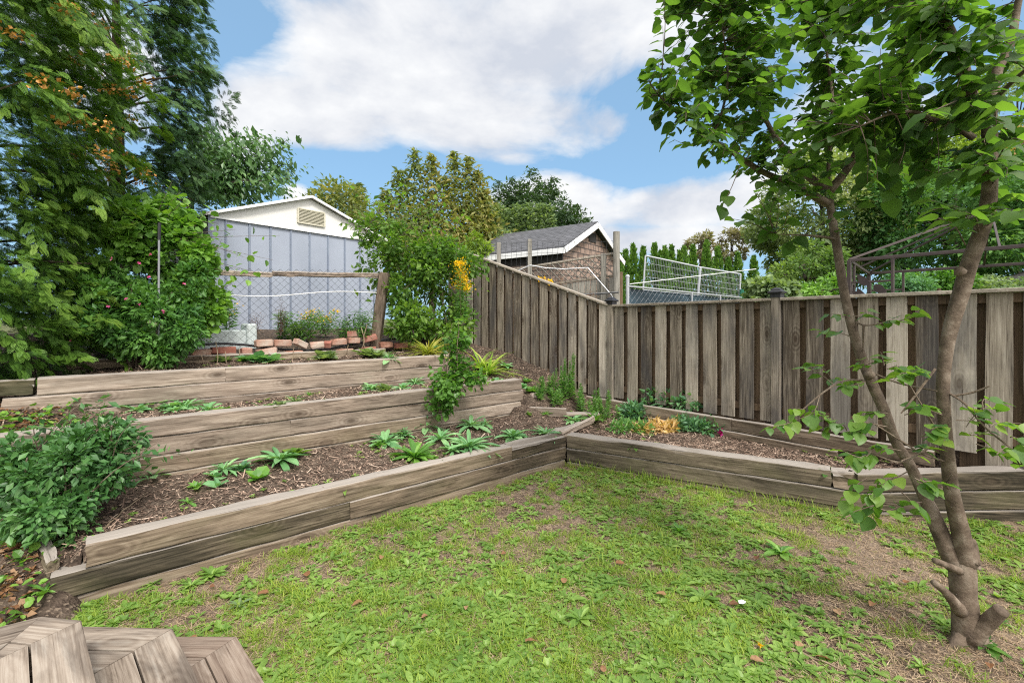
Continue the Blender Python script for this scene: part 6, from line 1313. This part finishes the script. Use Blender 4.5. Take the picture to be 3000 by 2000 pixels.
# grass fringe along the walls and a few big weeds
def bigweed(px, py, L, n, mat, lab, tm=None, el=(.2, 1.1)): rosplant(px, py, L, n, mat, lab, tm or L_LONG, el, grp='larger weeds standing out of the lawn', nm='lawn_weed', cat='weed', w=1.3)
for a in ((620,1690,.13,16,'weed','broad leafy weed by the front wall, left of the beam joint'),(560,1720,.10,14,'weed','smaller weed beside the broad one near the steps'),(450,1715,.09,8,'weed','upright weed at the foot of the front wall near its end'),(400,1700,.08,8,'lush','small weed touching the low beam end'),(290,1720,.10,10,'weed','weed at the left end of the front wall'),(1290,1440,.12,14,'lush','green tuft at the wall foot near the beds corner'),(1010,1500,.12,12,'weed','weed tuft at the wall foot in the middle'),
          (2290,1625,.17,10,'rosbright','tall pointed dandelion weed left of the tree'),(1990,1560,.14,14,'rosbright','dandelion rosette in the middle of the lawn'),(1700,1820,.15,11,'weed','large dock weed at the bottom centre'),(1480,1840,.10,9,'weed','weed with upright leaf near the bottom centre'),(2420,1480,.12,10,'lush','dark leafy weed under the bed corner'),(1860,1380,.12,11,'lush','weed below the right bed wall'),(2350,1450,.10,8,'gold','small feathery weed by the bed wall'),(2060,1760,.15,11,'weed','dock weed right of centre at the bottom'),(1010,1900,.13,12,'weed','dandelion rosette near the bottom left of centre'),(700,1780,.12,8,'sage','grey green broad leaf weed right of the steps'),
          (2320,1850,.11,12,'weed','weed rosette on the bare soil left of the tree'),(2470,1870,.10,9,'weed','small weed rosette between twigs on bare soil'),(2880,1895,.13,12,'lush','green sprout at the foot of the tree'),(2930,1830,.10,8,'rosbright','lime sprout beside the cut stub'),(2350,1960,.08,7,'weed','tiny weed at the bottom on bare soil'),(2700,1960,.09,8,'weed','low weed below the tree base'),(130,1740,.13,8,'rosbright','yellow green broad leaf at the top of the steps'),(60,1650,.10,7,'lush','lime leaves beside the rotted bed end')): bigweed(*a)
rosplant(60, 1560, .12, 5, 'rosbright', 'bright heart-shaped leaves at the far left edge', L_ROUND, (.2, .9), grp=None, nm='broad_weed', cat='weed')
# wisps of tall grass along the right bed wall
m = MB(); n = 900; s = R.random(n) * 2.5; P = C0 + d12 * s[:, None] - nn * (.03 + .10 * R.random(n))[:, None]; ph = R.random(n) * 6.28; el = .9 + .5 * R.random(n); al = np.stack([np.cos(ph) * np.cos(el), np.sin(ph) * np.cos(el), np.sin(el)], 1)
m.inst(BL_T[0], BL_T[1], frames(al, -np.stack([-np.cos(ph), -np.sin(ph), np.full(n, .3)], 1), .05 + .09 * R.random(n) ** 2, np.full(n, .5)), np.column_stack([P, LZ(P[:, 0], P[:, 1])]), R.random(n)); o = m.build('grass_fringe', M['grass'], None); tag(o, 'taller grass along the bed wall', None, kind='stuff')
# mulch chips and twigs on the soil
n = 60000; U_ = 3.95 + 3.4 * R.random(n) ** 1.2; V_ = -1.6 + 7.4 * R.random(n); X = N2[0] * U_ + D2[0] * V_; Y = N2[1] * U_ + D2[1] * V_
s = R.random(26000) * 3.2; b_ = R.random(26000) ** 1.1 * 1.9; Pb = C0 + d12 * (s + .0)[:, None] * 1.1 + nn * (.1 + b_)[:, None]; X = np.concatenate([X, Pb[:, 0]]); Y = np.concatenate([Y, Pb[:, 1]])
ok = (Hraw(X, Y) > .2) & (Y > 2.2); u_ = N2[0] * X + N2[1] * Y; 
for uu in (4.91, 5.95): ok &= ~((u_ > uu - .02) & (u_ < uu + .17))
X = X[ok]; Y = Y[ok]; n = len(X); ph = R.random(n) * 6.28; al = np.stack([np.cos(ph), np.sin(ph), R.normal(size=n) * .25], 1)
tw = R.random(n) < .2; L_ = np.where(tw, .03 + .07 * R.random(n) ** 2, .008 + .018 * R.random(n)); wd = np.where(tw, .10, .45)
m = MB(); m.inst(np.array([[-.5, 0, 0], [.5, 0, 0], [.4, 1, .05], [-.4, 1, .05]]), np.array([[0, 1, 2, 3]]), frames(al, np.array([0, 0, 1.]) + rdir(n) * .45, L_, wd), np.column_stack([X, Y, H(X, Y) + .003 + .006 * R.random(n)]), np.clip(R.random(n) ** 1.6 + .25 * tw, 0, 1))
o = m.build('bark_mulch', M['chip'], None); tag(o, 'bark mulch and broken twigs over the bed soil', None, kind='stuff')
# leaf litter on the slope at the far left
q = 5200; U_ = 2.9 + 3.2 * R.random(q); V_ = -2.2 + 1.9 * R.random(q) ** .8; lx = N2[0] * U_ + D2[0] * V_; ly = N2[1] * U_ + D2[1] * V_; ok = (Hraw(lx, ly) > .0) & (ly > 1.6); lx = lx[ok]; ly = ly[ok]; q = len(lx); ph = R.random(q) * 6.28
m = MB(); m.inst(L_SMALL[0] * np.array([1.5, 1, 3]), L_SMALL[1], frames(np.stack([np.cos(ph), np.sin(ph), R.normal(size=q) * .35], 1), np.array([0, 0, 1.]) + rdir(q) * .7, .018 + .04 * R.random(q)), np.column_stack([lx, ly, H(lx, ly) + .01]), R.random(q))
o = m.build('leaf_litter', M['deadleaf'], None); tag(o, 'brown leaf litter on the slope at the left', None, kind='stuff')
q = 3200; U_ = 2.7 + 3.4 * R.random(q); V_ = -2.2 + 2.0 * R.random(q); lx = N2[0] * U_ + D2[0] * V_; ly = N2[1] * U_ + D2[1] * V_; ok = (ly > 1.6) & (lx < -2.2 + 0 * ly) & (vnoise(lx, ly, 2.2, 31) > .45); lx = lx[ok]; ly = ly[ok]; q = len(lx); ph = R.random(q) * 6.28
m = MB(); m.inst(L_ROUND[0], L_ROUND[1], frames(np.stack([np.cos(ph), np.sin(ph), .3 + R.random(q) * .6], 1), np.array([0, 0, 1.]) + rdir(q) * .5, .03 + .05 * R.random(q) ** 2), np.column_stack([lx, ly, H(lx, ly) + .02 + .05 * R.random(q)]), R.random(q))
o = m.build('slope_ground_cover', M['oval'], None); tag(o, 'low leafy ground cover on the slope at the left', None, kind='stuff')
# small seedlings over the beds
n = 700; k = R.integers(0, n, n); xs_ = X[R.integers(0, len(X), n)]; ys_ = Y[R.integers(0, len(Y), n)]
idx = R.integers(0, len(X), 900); sx = X[idx]; sy = Y[idx]; cl = vnoise(sx, sy, 1.6, 21) > .5; sx = sx[cl]; sy = sy[cl]; q = len(sx); nl = 6
ph = (np.arange(nl)[None] * 2.4 + R.random((q, 1)) * 6.28).ravel(); el = (.2 + .8 * R.random((q, nl))).ravel(); al = np.stack([np.cos(ph) * np.cos(el), np.sin(ph) * np.cos(el), np.sin(el)], 1)
xx = np.repeat(sx, nl); yy = np.repeat(sy, nl); m = MB(); m.inst(L_SPOON[0], L_SPOON[1], frames(al, np.array([0, 0, 1.]) + rdir(q * nl) * .3, .028 * np.repeat(.6 + .9 * R.random(q), nl), 1.4), np.column_stack([xx, yy, H(xx, yy) + .005]), R.random(q * nl))
o = m.build('bed_seedlings', M['weed'], None); tag(o, 'tiny green seedlings over the bed soil', None, kind='stuff')
# fallen leaves and twigs on the lawn and bare slope
for i, (px, py) in enumerate([(615,1730),(785,1748),(560,1880),(1120,1640),(1480,1630),(1365,1790),(1805,1660),(2215,1650),(2160,1780),(1250,1815),(1950,1755),(1540,1895),(1770,1985),(2450,1800),(2620,1835),(2330,1900),(2430,1950),(2560,1780),(2200,1945),(2770,1440),(70,1760),(30,1620),(190,1700),(40,1790),(2900,1960),(2650,1720),(1060,1775),(900,1700),(1650,1720)]):
    P = hit(px, py); m = MB(); a = R.random() * 6.28; m.inst(L_HEART[0] * np.array([.8, 1, 1.2]), L_HEART[1], frames(np.array([[math.cos(a), math.sin(a), .2]]), np.array([[R.normal() * .3, R.normal() * .3, 1]]), .035 + .03 * R.random()), (P + np.array([0, 0, .03]))[None], R.random(1)); o = m.build('fallen_leaf', M['deadleaf'], None, loc=P); tag(o, 'curled brown fallen leaf lying on the lawn', 'leaf', 'fallen leaves on the lawn')
for (pts, r_, lab) in (([(300,1560),(350,1510),(430,1450)],.006,'long bare tan stem lying across the lowest bed'),([(2300,1895),(2400,1945),(2480,1975)],.006,'curved brown stick at the bottom on bare soil'),([(2640,1800),(2700,1840)],.004,'thin twig in front of the tree base'),([(1380,1600),(1395,1550)],.005,'short pale stick in the centre of the lawn'),([(2900,1900),(2960,1960),(3000,1985)],.004,'thin root or stem at the bottom right corner'),([(100,1570),(140,1640),(160,1690)],.007,'pale dead stem beside the rotted bed end'),([(2900,1480),(2990,1530)],.004,'thin stick under the right bed wall')):
    Pp = [hit(*p) + np.array([0, 0, .015]) for p in pts]; m = MB(); limb(m, Pp, r_, r_ * .5, 5, .003); o = m.build('stick', M['stem_dry'], None, loc=Pp[0]); tag(o, lab, 'stick')
P = hit(2165, 1782); m = MB(); m.inst(L_ROUND[0], L_ROUND[1], frames(np.array([[1, .3, .2]]), np.array([[0, 0, 1.]]), .05), (P + [0, 0, .03])[None], np.array([.9])); o = m.build('paper_scrap', M['whitetrim'], None, loc=P); tag(o, 'small white scrap lying on the bare lawn patch', 'litter')
for (px, py, lab) in ((2227,1908,'yellow dandelion flower near the bottom on the lawn'),):
    P = hit(px, py) + np.array([0, 0, .03]); m = MB(); leaves(m, np.repeat(P[None], 24, 0), rdir(24) * .7 + np.array([0, 0, .5]), .018, L_SMALL, 0); m.tube([P - [0, 0, .03], P], .002, 4); o = m.build('dandelion', M['yellow'], None, loc=P); tag(o, lab, 'flower')
